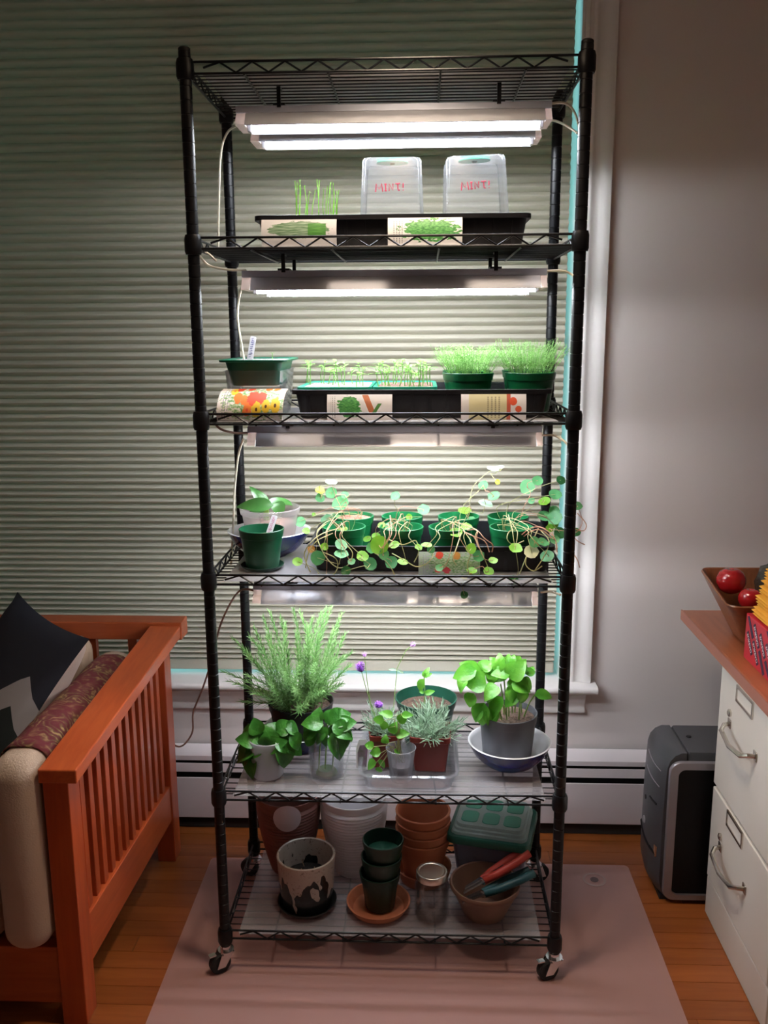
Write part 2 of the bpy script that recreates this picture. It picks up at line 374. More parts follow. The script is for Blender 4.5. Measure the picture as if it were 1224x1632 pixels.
# added lamp, unseen above the view; its cone keeps the warm light low
PX, PY = .05, -.25
cl = thing('added_downlight', (PX, PY, ZC), 'added unseen downlight with a metal shade hanging above the view', 'lamp')
MB().lathe((PX, PY, ZC), [(.055, -.0005), (.055, -.015), (.01, -.03)], 24).build('added_lamp_rose', trimw, cl)
MB().cyl((PX, PY, ZC-.03), (PX, PY, 2.36), .003, 8).build('cord', rubber, cl)
MB().lathe((PX, PY, 0), [(.03, 2.36), (.06, 2.345), (.095, 2.31), (.165, 2.10), (.162, 2.10), (.092, 2.305), (.058, 2.34), (.03, 2.355)], 40, cap0=False, cap1=False).build('added_lamp_shade', M('added_lamp_enamel', (.55,.53,.5), .5), cl)
MB().lathe((PX, PY, 2.30), [(.001, 0), (.05, 0), (.08, .004), (.08, .008), (.001, .008)], 28).build('added_lamp_disc', EMIT('added_lamp_glow', (1, .80, .60), FILL_LAMP), cl)

# vinyl mat
mo = thing('floor_mat', (.065, .1, 0), 'translucent pinkish vinyl chair mat lying under the plant rack', 'mat')
MB().rloft((.065, -.135, .0006), [(1.17, 1.16, .012, 0), (1.17, 1.16, .012, .0022)]).build('sheet', matv, mo, None)
MB().lathe((.545, .375, .003), [(.031, 0), (.031, .0012), (.025, .0012), (.025, 0)], 28, cap0=False, cap1=False).build('grip_ring', M('mat_ring', (.52,.38,.35), .5), mo)
MB().lathe((.545, .375, .003), [(.011, 0), (.011, .001)], 20).build('grip_dimple', M('mat_dimple', (.10,.07,.07), .5), mo)

# ---------------------------------------------------------------- wire rack
ZS = [1.9624, 1.6401, 1.2913, .9482, .4452, .0928]; HW, DP = .381, .366
rk = thing('wire_shelving_rack', (0, DP/2, 0), 'tall black six-tier wire shelving rack on casters holding all the plants', 'shelving')
prof = [(.012, .060)]
zz = .075
while zz < 1.985: prof += [(.012, zz-.0012), (.0108, zz-.0004), (.0108, zz+.0004), (.012, zz+.0012)]; zz += .0254
prof += [(.012, 1.990), (.0105, 1.993)]
pm = MB().lathe((0,0,0), prof, 14).mesh('post', blackm, smooth=40)
cm = MB().lathe((0,0,0), [(.0125,-.020), (.0150,-.020), (.0172,-.014), (.0172,.010), (.0150,.018), (.0125,.018)], 18).mesh('collar', blackm, smooth=40)
capm = MB().lathe((0,0,0), [(.0118,1.9925), (.0118,1.997), (.008,2.000), (.001,2.001)], 14).mesh('cap', rubber, smooth=40)
for px_ in (-HW, HW):
    for py_ in (0, DP):
        po = shared('post', pm, rk, (px_, py_, 0)); c_ = shared('cap', capm, po, (px_, py_, 0))
        for z in ZS: shared('collar', cm, po, (px_, py_, z-.002))
def zig(p0, p1, z0, z1, n):
    p0, p1 = Vector(p0), Vector(p1); pts = []
    for i in range(2*n+1):
        q = p0.lerp(p1, i/(2*n)); q.z = z1 if i % 2 else z0
        if i in (0, 2*n): q.z = (z0+z1)/2
        pts.append(q)
    return pts
def shelf_mesh():
    out = {}; wr = .0025; t = .0105; e = HW-.015
    dk = MB()
    n = 15
    for i in range(1, n): 
        yy = DP*i/n; dk.cyl((-HW, yy, -t+.0016), (HW, yy, -t+.0016), .0014, 6)
    for xx in (-.268, -.107, .107, .268): dk.cyl((xx, 0, -t-.0022), (xx, DP, -t-.0022), .0022, 6)
    out['wire_shelf'] = dk.mesh('wire_shelf', blackm, smooth=40)
    r_ = MB()
    for z in (-t, t):
        for yy in (0, DP): r_.cyl((-e, yy, z), (e, yy, z), wr, 8)
        for xx in (-HW, HW): r_.cyl((xx, .015, z), (xx, DP-.015, z), wr, 8)
    out['rim'] = r_.mesh('rim', blackm, smooth=40)
    t_ = MB()
    for yy in (0, DP): t_.tube(zig((-e+.02, yy, 0), (e-.02, yy, 0), -t+.001, t-.001, 11), .0022, 6)
    for xx in (-HW, HW): t_.tube(zig((xx, .03, 0), (xx, DP-.03, 0), -t+.001, t-.001, 5), .0022, 6)
    out['truss'] = t_.mesh('truss', blackm, smooth=40); return out
sm = shelf_mesh()
TIER = ['top', 'second', 'third', 'fourth', 'fifth', 'bottom']
ZD = []
for i, z in enumerate(ZS):
    so = shared('wire_shelf', sm['wire_shelf'], rk, (0, 0, z)); shared('rim', sm['rim'], so, (0, 0, z)); shared('truss', sm['truss'], so, (0, 0, z))
    ln = MB().box((-.352, .012, z-.0073), (.352, DP-.012, z-.0063)).build('shelf_liner', liner, None, None, loc=(0, DP/2, z-.0073))
    tag(ln, 'frosted plastic liner sheet on the %s wire shelf of the rack' % TIER[i], 'shelf liner', 'shelf liners'); ZD.append(z-.0062)
def caster(x, y, ang, back):
    c = bpy.data.objects.new('caster', None); col.objects.link(c); c.parent = rk; c.location = Vector((x, y, 0)) - wloc(rk)
    d = Vector((math.cos(ang), math.sin(ang), 0)); p = Vector((x, y, 0)) + d*.016; a = Vector((-d.y, d.x, 0))
    MB().cyl((x, y, .054), (x, y, .066), .0125, 14).cyl((x, y, .050), (x, y, .055), .019, 16).build('stem', chrome, c)
    wv = p + Vector((0, 0, .025))
    MB().lathe(wv - a*.010, [(.012,0), (.022,.0), (.025,.003), (.025,.017), (.022,.020), (.012,.020)], 22, a).build('wheel', rubber, c)
    MB().lathe(wv - a*.0115, [(.009,0), (.009,.023)], 14, a).build('hub', chrome, c)
    f_ = MB()
    for s_ in (-1, 1):
        o_ = a*(s_*.0135); t2 = a*(s_*.0015)
        q = [Vector((x, y, .052)) - d*.014, Vector((x, y, .052)) + d*.016, wv + d*.012 - Vector((0,0,.006)), wv - d*.008 - Vector((0,0,.006))]
        f_.hexa([v_ + o_ for v_ in q] + [v_ + o_ + t2 for v_ in q])
    f_.hexa([Vector((x,y,.049)) + d*i*.016 + a*j*.015 for i, j in ((-1,-1),(1,-1),(1,1),(-1,1))] + [Vector((x,y,.052)) + d*i*.016 + a*j*.015 for i, j in ((-1,-1),(1,-1),(1,1),(-1,1))])
    f_.build('fork', chrome, c)
    if not back: MB().hexa([wv + d*u + a*j + Vector((0,0,k)) for k in (.024, .027) for u, j in ((.010,-.006),(.026,-.006),(.026,.006),(.010,.006))]).build('brake_lever', chrome, c)
caster(-HW, 0, R(215), False); caster(HW, 0, R(200), False); caster(-HW, DP, R(160), True); caster(HW, DP, R(20), True)

# ---------------------------------------------------------------- grow lights
LX0, LX1 = -.303, .330
def fixture(yc, zt, zhang, label, cords, tb=None):
    o = thing('grow_light', ((LX0+LX1)/2, yc, zt-.05), label, 'grow light', 'strip grow lights under the shelves')
    MB().extr([(yc-.024, zt-.013), (yc-.022, zt), (yc+.022, zt), (yc+.024, zt-.013)], 'x', LX0, LX1).build('housing', alum, o, 50)
    MB().extr([(yc-.0235, zt-.0135), (yc-.046, zt-.040), (yc-.0445, zt-.041), (yc-.020, zt-.0150), (yc+.020, zt-.0150), (yc+.0445, zt-.041), (yc+.046, zt-.040), (yc+.0235, zt-.0135)], 'x', LX0+.020, LX1-.014).build('reflector', refl, o, 50)
    for xa, xb in ((LX0+.001, LX0+.0195), (LX1-.0135, LX1-.001)):
        MB().extr([(yc-.023, zt-.014), (yc-.044, zt-.039), (yc+.044, zt-.039), (yc+.023, zt-.014)], 'x', xa, xb).build('end_cap', endc, o, 50)
    MB().cyl((LX0+.028, yc, zt-.0390), (LX1-.022, yc, zt-.0390), .0064, 14).build('tube', tb or tubem, o)
    for xx in (LX0+.024, LX1-.018): MB().box((xx-.004, yc-.010, zt-.047), (xx+.004, yc+.010, zt-.0155)).build('tube_socket', whitep, o, bevel=.002)
    for xx in (-.215, .225):
        pts = [(xx+.012*math.cos(a), yc-.012+.0, (zt-.006+zhang)/2 + ((zhang-zt+.010)/2)*math.sin(a)) for a in [k*math.pi/6 for k in range(12)]]
        h = MB().box((xx-.004, yc-.026, zt-.004), (xx+.004, yc-.0225, zhang)).box((xx-.004, yc-.026, zhang-.003), (xx+.004, yc+.004, zhang)).box((xx-.012, yc-.024, zt+.0005), (xx+.012, yc+.012, zt+.004))
        h.build('hanger', blackp, o)
    for pts, m_ in cords: MB().tube(pts, .0026, 6).build('cord', m_, o)
    return o
def path(l, sub=5):
    """smooth curve through (x, y, Y) photo/depth triples"""
    P = [at(*a) for a in l]; out = []
    for i in range(len(P)-1):
        p0, p1, p2, p3 = P[max(i-1,0)], P[i], P[i+1], P[min(i+2, len(P)-1)]
        for k in range(sub):
            t = k/sub; out.append(.5*((2*p1) + (p2-p0)*t + (2*p0-5*p1+4*p2-p3)*t*t + (3*p1-p0-3*p2+p3)*t**3))
    return out + [P[-1]]
zu = [z-.0145 for z in ZS]
YF, YR = .108, .272
tube2 = EMIT('led_tube_glow_bright', (.90,.94,1.0), TUBE*1.0)
fixture(YF, 1.913, zu[0], 'lit white strip grow light hanging at the front under the top shelf', [
    (path([(376,201,.20),(362,212,.21),(352,245,.22),(349,320,.22),(348,380,.22),(347,412,.22)]), cordm),
    (path([(872,166,.11),(898,164,.13),(914,176,.14),(923,205,.15),(925,240,.15)]), cordm)])
fixture(YR, 1.913, zu[0], 'lit white strip grow light behind the other one under the top shelf', [
    (path([(858,192,.25),(882,192,.22),(902,200,.18),(920,212,.15)]), cordm)])
fixture(YF, 1.592, zu[1], 'lit white strip grow light under the second shelf, above the seedling tray', [
    (path([(392,430,.11),(365,430,.12),(335,424,.12),(320,410,.11),(318,403,.09),(330,403,.09),(345,416,.09)]), cordm),
    (path([(388,450,.13),(381,475,.20),(379,510,.22),(386,555,.24),(395,610,.24)]), cordm),
    (path([(872,432,.11),(898,432,.10),(914,440,.09),(925,455,.04)]), cordm)], tube2)
fixture(YR, 1.592, zu[1], 'rear strip grow light under the second shelf, behind the front one', [], tube2)
fixture(YF, 1.267, zu[2], 'grey strip grow light with reflector under the third shelf, above the nasturtiums', [
    (path([(340,672,.05),(352,684,.06),(375,690,.09),(395,690,.11)]), cordb),
    (path([(388,700,.13),(380,725,.20),(374,780,.22),(372,835,.22),(368,900,.24)]), cordm),
    (path([(862,694,.11),(882,694,.10),(900,704,.07),(912,720,.03)]), cordm)])
fixture(YR, 1.267, zu[2], 'rear strip grow light under the third shelf, behind the front one', [])
fixture(YF, .915, zu[3], 'grey strip grow light with reflector under the fourth shelf, above the rosemary', [
    (path([(408,942,.11),(385,940,.16),(368,960,.30),(350,1000,.40),(338,1050,.48),(322,1100,.55),(308,1135,.57),(307,1165,.58),(296,1184,.57),(285,1190,.56),(272,1184,.55)]), cordb),
    (path([(862,944,.11),(878,943,.09),(893,948,.05)]), cordm)])
fixture(YR, .915, zu[3], 'rear strip grow light under the fourth shelf, behind the front one', [])

# ---------------------------------------------------------------- vessels
def pot(parent, c, r0, r1, h, mt, name='pot', rim=.006, rimh=.012, th=.002, seg=28, ribs=0):
    """round pot: base radius r0, mouth radius r1"""
    pr = [(.001, 0), (r0-.003, 0), (r0, .002)]
    if ribs:
        for k in range(ribs*4):
            t = k/(ribs*4); pr.append((r0 + (r1-r0)*math.sin(t*math.pi/2*.98) + .0016*math.sin(k*math.pi/2), .004+(h-rimh-.006)*t))
    rz = h-rimh; rr = r0 + (r1-rim*.5-r0)*rz/h
    pr += [(rr, rz-.001), (rr+rim*.45, rz), (r1, h-.001), (r1-.0008, h), (r1-th-.0008, h), (r1-th-.001, h-.002), (rr-th, rz-.003), (r0-th, .004), (.001, .004)]
    return MB().lathe(c, pr, seg).build(name, mt, parent, 40)
def dish(parent, c, r, h, mt, name='saucer', th=.003, seg=32):
    return MB().lathe(c, [(.001,0), (r*.78,0), (r*.84,.002), (r-.001,h-.001), (r-.001,h), (r-th,h), (r*.84-th,.004), (.001,.004)], seg).build(name, mt, parent, 40)
def soil_disc(parent, c, r, mt, name='soil'):
    m_ = MB(); seg = 22; vs = [Vector(c) + Vector((0,0,.003))]
    for k in (1,2,3):
        for j in range(seg): vs.append(Vector(c) + Vector((r*k/3*math.cos(j*2*math.pi/seg), r*k/3*math.sin(j*2*math.pi/seg), 0 if k == 3 else rnd.uniform(-.001,.004))))
    fs = [(0,1+j,1+(j+1)%seg) for j in range(seg)]
    for k in (0,1): fs += [(1+k*seg+j, 1+(k+1)*seg+j, 1+(k+1)*seg+(j+1)%seg, 1+k*seg+(j+1)%seg) for j in range(seg)]
    return m_.add(vs, fs).build(name, mt, parent, 60)
def bowl(name, label, c, r, h, mo_, mi, cat='bowl'):
    o = thing(name, c, label, cat)
    out = [(.001,0), (r*.42,0), (r*.46,.004), (r*.66,h*.22), (r*.86,h*.55), (r*.97,h*.88), (r,h)]
    MB().lathe(c, out, 40, cap1=False).build('body', mo_, o, 50)
    MB().lathe(c, [(r,h), (r-.003,h+.0015), (r-.006,h), (r*.97-.006,h*.88), (r*.86-.006,h*.55), (r*.64,h*.24), (r*.4,.007), (.001,.007)], 40, cap0=False).build('inner_glaze', mi, o, 50)
    return o
def tray(c, w_, d_, h, label, mt=blackp):
    o = thing('seed_tray', c, label, 'tray', 'long black seed trays'); i = .016
    MB().rloft(c, [(w_-2*i-.006, d_-2*i-.006, .012, 0), (w_-2*i, d_-2*i, .014, .003), (w_-.016, d_-.016, .016, h-.009), (w_, d_, .018, h-.009), (w_, d_, .018, h), (w_-.003, d_-.003, .017, h+.0005), (w_-.018, d_-.018, .015, h), (w_-2*i-.004, d_-2*i-.004, .013, .005)]).build('basin', mt, o, 40)
    nk = 14
    for k in range(nk):
        xx = c[0]-w_/2+.035+(w_-.07)*k/(nk-1)
        MB().hexa([(xx-.004, c[1]-d_/2+i-.001, c[2]+.004), (xx+.004, c[1]-d_/2+i-.001, c[2]+.004), (xx+.004, c[1]-d_/2+i+.003, c[2]+.004), (xx-.004, c[1]-d_/2+i+.003, c[2]+.004),
                   (xx-.003, c[1]-d_/2+.0065, c[2]+h-.011), (xx+.003, c[1]-d_/2+.0065, c[2]+h-.011), (xx+.003, c[1]-d_/2+.010, c[2]+h-.011), (xx-.003, c[1]-d_/2+.010, c[2]+h-.011)]).build('rib', mt, o, None)
    return o

def packet_mat(name, paper, build):
    mt, nt, b = new(name); tc = node(nt, 'ShaderNodeTexCoord'); sp = node(nt, 'ShaderNodeSeparateXYZ'); nt.links.new(tc.outputs['UV'], sp.inputs[0])
    nt.links.new(build(nt, sp.outputs[0], sp.outputs[1], tc.outputs['UV'], paper), b.inputs['Base Color']); b.inputs['Roughness'].default_value = .45; return mt
def blob(nt, u, v, uv, cu, cv, ru, rv, ns=9., rag=.55):
    d = mth(nt, 'SQRT', mth(nt, 'ADD', mth(nt, 'POWER', mth(nt, 'DIVIDE', mth(nt, 'SUBTRACT', u, cu), ru), 2), mth(nt, 'POWER', mth(nt, 'DIVIDE', mth(nt, 'SUBTRACT', v, cv), rv), 2)))
    n = node(nt, 'ShaderNodeTexNoise', Scale=ns, Detail=3.); nt.links.new(uv, n.inputs['Vector'])
    return mth(nt, 'LESS_THAN', mth(nt, 'ADD', d, mth(nt, 'MULTIPLY', mth(nt, 'SUBTRACT', n.outputs[0], .5), rag*3)), 1.0)
def rect(nt, u, v, u0, u1, v0=-1, v1=2):
    a = mth(nt, 'MULTIPLY', mth(nt, 'GREATER_THAN', u, u0), mth(nt, 'LESS_THAN', u, u1)); b_ = mth(nt, 'MULTIPLY', mth(nt, 'GREATER_THAN', v, v0), mth(nt, 'LESS_THAN', v, v1)); return mth(nt, 'MULTIPLY', a, b_)
def lines(nt, u, v, u0, u1, fr=170., col_ax='u'):
    s_ = mth(nt, 'GREATER_THAN', mth(nt, 'SINE', mth(nt, 'MULTIPLY', u, fr)), .2); w_ = mth(nt, 'GREATER_THAN', mth(nt, 'SINE', mth(nt, 'MULTIPLY', v, 83.)), -.5)
    return mth(nt, 'MULTIPLY', mth(nt, 'MULTIPLY', s_, w_), rect(nt, u, v, u0, u1, .08, .92))
def greens(nt, uv, a, b, sc_=22.):
    n = node(nt, 'ShaderNodeTexNoise', Scale=sc_, Detail=4.); nt.links.new(uv, n.inputs['Vector']); return ramp(nt, n.outputs[0], [(.38, a), (.62, b)])
def p_chive(nt, u, v, uv, pap):
    mp = node(nt, 'ShaderNodeMapping'); mp.inputs['Scale'].default_value = (2, 14, 1); nt.links.new(uv, mp.inputs[0])
    c = mixc(nt, blob(nt, u, v, uv, .50, .62, .40, .30, 12., .3), pap, greens(nt, mp.outputs[0], (.02,.10,.02), (.30,.40,.30), 3.))
    return mixc(nt, rect(nt, u, v, .62, .86, .40, .84), c, greens(nt, mp.outputs[0], (.02,.12,.015), (.09,.28,.05), 3.))
def p_herb(nt, u, v, uv, pap):
    c = mixc(nt, blob(nt, u, v, uv, .58, .55, .38, .40, 11., .5), pap, greens(nt, uv, (.03,.18,.04), (.16,.48,.14)))
    return mixc(nt, lines(nt, u, v, .06, .20), c, (.35,.35,.38))
def p_carrot(nt, u, v, uv, pap):
    c = mixc(nt, blob(nt, u, v, uv, .34, .50, .17, .42, 10., .4), pap, greens(nt, uv, (.02,.16,.04), (.12,.40,.10)))
    sh_ = mth(nt, 'SUBTRACT', u, mth(nt, 'MULTIPLY', mth(nt, 'SUBTRACT', .9, v), .16))
    c = mixc(nt, rect(nt, sh_, v, .55, .645, .25, .98), c, (.50,.17,.08)); c = mixc(nt, rect(nt, mth(nt, 'ADD', u, mth(nt, 'MULTIPLY', v, -.25)), v, .62, .68, .2, .65), c, (.08,.22,.06))
    return mixc(nt, lines(nt, u, v, .05, .13), c, (.4,.4,.42))
def p_text(nt, u, v, uv, pap):
    c = mixc(nt, rect(nt, u, v, .12, .70), pap, (.60,.56,.34)); c = mixc(nt, lines(nt, u, v, .38, .62, 110.), c, (.25,.22,.15))
    c = mixc(nt, rect(nt, u, v, .70, .76), c, (.45,.09,.05)); c = mixc(nt, blob(nt, u, v, uv, .80, .72, .06, .16, 4., .1), c, (.62,.08,.03)); return mixc(nt, blob(nt, u, v, uv, .88, .42, .05, .13, 4., .1), c, (.62,.10,.04))
def flower_art(cells):
    def f(nt, u, v, uv, pap):
        c = mixc(nt, blob(nt, u, v, uv, .55, .50, .42, .42, 16., 1.3), pap, greens(nt, uv, (.10,.30,.08), (.55,.65,.45)))
        for cu, cv, r_, cc, ctr in cells:
            c = mixc(nt, blob(nt, u, v, uv, cu, cv, r_*.42, r_, 14., .35), c, cc)
            if ctr: c = mixc(nt, blob(nt, u, v, uv, cu, cv, r_*.11, r_*.26, 5., 0), c, ctr)
        return mixc(nt, lines(nt, u, v, .07, .19), c, (.35,.35,.42))
    return f
OR, RD, YE, BK = (.78,.20,.04), (.70,.08,.04), (.80,.55,.04), (.10,.04,.01)
p_flowers = flower_art([(.22,.83,.15,YE,OR), (.30,.95,.14,RD,None), (.46,.96,.13,RD,None), (.72,.94,.12,OR,None), (.85,.94,.12,OR,None), (.30,.62,.15,OR,None), (.40,.56,.13,OR,None), (.53,.60,.21,RD,None), (.66,.62,.17,RD,None), (.46,.32,.16,OR,RD), (.60,.33,.17,YE,BK), (.74,.40,.16,YE,BK), (.88,.42,.18,YE,BK)])
p_nast = flower_art([(.34,.86,.15,RD,None), (.62,.85,.16,(.55,.25,.05),None), (.32,.28,.14,RD,None), (.46,.24,.14,(.5,.02,.03),None), (.85,.20,.12,(.35,.03,.04),None)])
pk = {k: packet_mat('seed_packet_'+k, pp, f) for k, pp, f in (('chive', (.55,.55,.58), p_chive), ('herb', (.82,.82,.84), p_herb), ('carrot', (.78,.77,.80), p_carrot), ('tan', (.68,.66,.68), p_text), ('flowers', (.80,.78,.78), p_flowers), ('nast', (.42,.47,.42), p_nast))}
def packet(label, x0, x1, prof, mt, skew=0):
    """paper packet bent along prof (Y, z), bottom first"""
    n = 10; nv = len(prof)
    def pt(i, j, o): 
        x = x0 + (x1-x0)*i/n + skew*(j/(nv-1)); a = prof[max(j-1,0)]; b = prof[min(j+1,nv-1)]; t = Vector((b[0]-a[0], b[1]-a[1])).normalized()
        return (x, prof[j][0] + t.y*o, prof[j][1] - t.x*o)
    m_ = MB().grid([[pt(i, j, -.0012) for j in range(nv)] for i in range(n+1)]); m_.grid([[pt(i, j, .0012) for j in range(nv)] for i in range(n, -1, -1)])
    a = nv; N = (n+1)*nv; c = [j for j in range(nv)] ; 
    ring0 = [i*nv for i in range(n+1)] + [n*nv+j for j in range(1, nv)] + [i*nv+nv-1 for i in range(n-1, -1, -1)] + [j for j in range(nv-2, 0, -1)]
    def opp(k): i, j = divmod(k, nv); return N + (n-i)*nv + j
    for q in range(len(ring0)):
        k0, k1 = ring0[q], ring0[(q+1) % len(ring0)]; m_.f.append((k1, k0, opp(k0), opp(k1)))
    return tag(m_.build('seed_packet', mt, None, 60, loc=((x0+x1)/2, prof[0][0], prof[0][1])), label, 'seed packet', 'seed packets on the rack')
def lean(y0, z0, z1, d=.012, n=6): return [(y0 + d*(t/n)**1.5 - .004*math.sin(math.pi*t/n), z0+(z1-z0)*t/n) for t in range(n+1)]

def text_mesh(name, s, size, mt, parent, M4, shear=0):
    cu = bpy.data.curves.new(name, 'FONT'); cu.body = s; cu.size = size; cu.align_x = 'CENTER'; cu.align_y = 'CENTER'; cu.extrude = .0001; cu.shear = shear; cu.offset = .0
    to = bpy.data.objects.new(name+'_tmp', cu); col.objects.link(to); dg = bpy.context.evaluated_depsgraph_get()
    me = bpy.data.meshes.new_from_object(to.evaluated_get(dg)); bpy.data.objects.remove(to); bpy.data.curves.remove(cu)
    me.transform(Matrix.Translation(-wloc(parent)) @ M4); me.materials.clear(); me.materials.append(mt); me.name = name
    o = bpy.data.objects.new(name, me); col.objects.link(o); o.parent = parent; return o
def frame(o, x, y):
    x = Vector(x).normalized(); y = Vector(y); z = x.cross(y).normalized(); y = z.cross(x)
    m_ = Matrix((x, y, z)).transposed().to_4x4(); m_.translation = Vector(o); return m_
def strokes(lst, M4, r): 
    m_ = MB()
    for l in lst: m_.tube([M4 @ Vector((a, b, 0)) for a, b in l], r, 5)
    return m_
def plant_tag(label, base, top, wd, ink, name='plant_tag'):
    base, top = Vector(base), Vector(top); up = (top-base); h = up.length; F = frame(base, Vector((1, -.15, 0)) - up*(up.x/h/h), up)
    o = thing(name, base, label, 'plant tag', 'plant tags'); m_ = MB()
    pts = [(-wd*.15, -.02), (wd*.15, -.02), (wd/2, 0), (wd/2, h-.002), (wd/2-.002, h), (-wd/2+.002, h), (-wd/2, h-.002), (-wd/2, 0)]
    m_.loops([[F @ Vector((a, b, z)) for a, b in pts] for z in (-.0004, .0004)]).build('blade', white, o, None)
    ls = []; y = h*.12; rr = random.Random(3)
    while y < h*.95:
        a = [(-wd*.25, y)]
        for k in range(4): a.append((rr.uniform(-.3,.3)*wd, y+h*.012*k))
        ls.append(a); y += h*rr.uniform(.07, .10)
    F2 = F.copy(); F2.translation = F2.translation + F.to_3x3() @ Vector((0, 0, .0006 if (F.to_3x3() @ Vector((0,0,1))).y < 0 else -.0006))
    strokes(ls, F2, .00045).build('handwriting', ink, o); return o

# ================================================================ second shelf (top tray)
z2 = ZD[1]
tray((.0125, .168, z2+.0012), .555, .276, .060, 'long black tray with mint domes and chives on the second shelf')
packet('grey seed packet with a chive drawing propped against the top tray', at(416,360,.02).x, at(536,360,.02).x, lean(.022, z2, z2+.052, .006), pk['chive'])
packet('white seed packet with leafy green herb propped against the top tray', at(618,360,.02).x, at(737,360,.02).x, lean(.022, z2, z2+.053, .006), pk['herb'])
TB = z2+.008          # tray floor
def mint_dome(cx, cy, zb, tilt, label):
    o = thing('mint_dome', (cx, cy, zb), label, 'plastic dome', 'upturned mint tubs')
    W0, W1, H = .138, .122, .178
    MB().rloft((cx, cy, zb), [(W0+.012, W0+.012, .022, .0), (W0+.012, W0+.012, .022, .004), (W0, W0, .020, .006), (W1, W1, .020, H-.006), (W1-.008, W1-.008, .018, H), (.02, .02, .008, H-.001)], 5, cap0=False).build('tub', domep, o, 50)
    MB().rloft((cx, cy-.012, zb+H-.0045), [(.066, .052, .025, 0), (.066, .052, .025, .0016)], 8).build('green_disc', tealp, o)
    MB().lathe((cx, cy-.012, zb+H-.0085), [(.004, 0), (.006, .0035)], 12).build('moulding_nub', teal2, o)
    s = .0165; fy = cy - (W0*.47+W1*.53)/2 - .0012
    F = frame((cx, fy, zb+.118), (1, 0, .03), (0, .045, 1))
    let = [[(-.033,-.008),(-.031,.008),(-.0255,-.003),(-.020,.008),(-.018,-.008)], [(-.012,-.006),(-.012,.006)], [(-.0145,.0065),(-.0095,.0065)], [(-.0145,-.0065),(-.0095,-.0065)],
           [(-.005,-.007),(-.005,.007),(.003,-.006),(.003,.007)], [(.008,.0065),(.018,.0065)], [(.013,.0065),(.013,-.003),(.014,-.0065),(.017,-.0065)], [(.024,.007),(.0235,-.002)], [(.0235,-.006),(.0237,-.0075)]]
    strokes(let, F, .0013).build('lettering_mint', inkred, o)
    o.rotation_euler = tilt; return o
mint_dome(.010, .165, TB-.004, (0, 0, 0), 'clear upturned tub reading MINT! next to the chives')
mint_dome(.187, .165, TB-.002, (0, R(-2.0), R(2)), 'clear upturned tub reading MINT! at the right end of the top tray')
cv = thing('chive_pot', (-.135, .16, TB), 'thin bright green chive blades in the top tray', 'chives')
MB().rloft((-.135, .16, TB), [(.15,.09,.01,0), (.155,.095,.012,.045), (.157,.097,.012,.046), (.15,.09,.01,.044), (.145,.085,.01,.034)]).build('cell_tray', blackp, cv)
for px_, py_, lean_ in [(470,288,-2), (474,292,1), (478,286,2), (480,300,6), (485,295,-4), (473,310,3), (493,305,4), (503,302,8), (505,285,-3), (509,287,1), (516,300,-1), (522,296,2), (527,290,4), (531,291,1), (533,305,4), (537,304,2), (540,303,3), (488,325,2), (526,300,-3)]:
    Yb = rnd.uniform(.11, .20); b = at(px_ - lean_, 345, Yb); b.z = TB+.034; t = at(px_, py_, Yb+rnd.uniform(-.02,.02)); mid = b.lerp(t, .6) + Vector((rnd.uniform(-.003,.003), 0, 0))
    MB().tube([b, mid, t, t + Vector((rnd.uniform(-.004,.004), 0, -.003))], .0011, 5, .0004).build('blade', chiveg, cv)

# ================================================================ third shelf (seedlings)
z3 = ZD[2]
tray((.072, .198, z3+.0012), .550, .276, .060, 'long black tray with seedlings and dill on the third shelf')
packet('white seed packet with carrots and green tops propped on the seedling tray', at(521,640,.045).x, at(625,640,.045).x, lean(.047, z3, z3+.052, .006), pk['carrot'])
packet('tan seed packet with lettering and red flowers propped on the seedling tray', at(735,640,.045).x, at(839,640,.045).x, lean(.047, z3, z3+.052, .006), pk['tan'])
# clear tub with green insert, flower packet
ct = thing('clear_tub', (-.287, .178, z3+.001), 'clear plastic tub under the green seed box on the third shelf', 'tub')
MB().rloft((-.287, .180, z3+.001), [(.105,.155,.014,0), (.112,.162,.016,.003), (.128,.185,.018,.098), (.136,.193,.02,.099), (.126,.183,.018,.100), (.108,.158,.016,.005)]).build('wall', clearp, ct, 45)
gt = thing('green_seed_box', (-.287, .18, z3+.065), 'green rectangular seed box with white soil sitting in a clear tub', 'seed box')
MB().rloft((-.287, .18, z3+.068), [(.098,.150,.012,0), (.102,.154,.014,.003), (.124,.182,.016,.050), (.146,.204,.018,.051), (.148,.206,.018,.055), (.144,.202,.016,.056), (.122,.180,.014,.054), (.112,.168,.012,.040)]).build('box', M('green_box_plastic', (.006,.12,.065), .35, trl=.1), gt, 45)
MB().rloft((-.287, .18, z3+.068), [(.118,.174,.012,.044), (.118,.174,.012,.0525)]).build('soil', soilw, gt, None)
sd = at(434, 563, .19); MB().tube([(sd.x, .19, z3+.12), sd], .0009, 5).leaf(sd, (1,0,.3), (0,-.3,1), .006, .004).leaf(sd, (-1,0,.3), (0,-.3,1), .006, .004).build('seedling', seedg, gt)
tb0 = at(398, 572, .17); tb1 = at(403, 536, .17)
plant_tag('white plant tag with blue handwriting in the green seed box', (tb0.x, .17, z3+.121), (tb1.x, .175, tb1.z), .014, inkblue)
pf = [(.030 , z3+.0004), (.022, z3+.010), (.022, z3+.024), (.030, z3+.038), (.045, z3+.050), (.066, z3+.0585), (.086, z3+.0615)]
packet('seed packet with orange and yellow flowers curving under the green seed box', at(345,640,.03).x, at(450,640,.03).x, pf, pk['flowers'], .004)

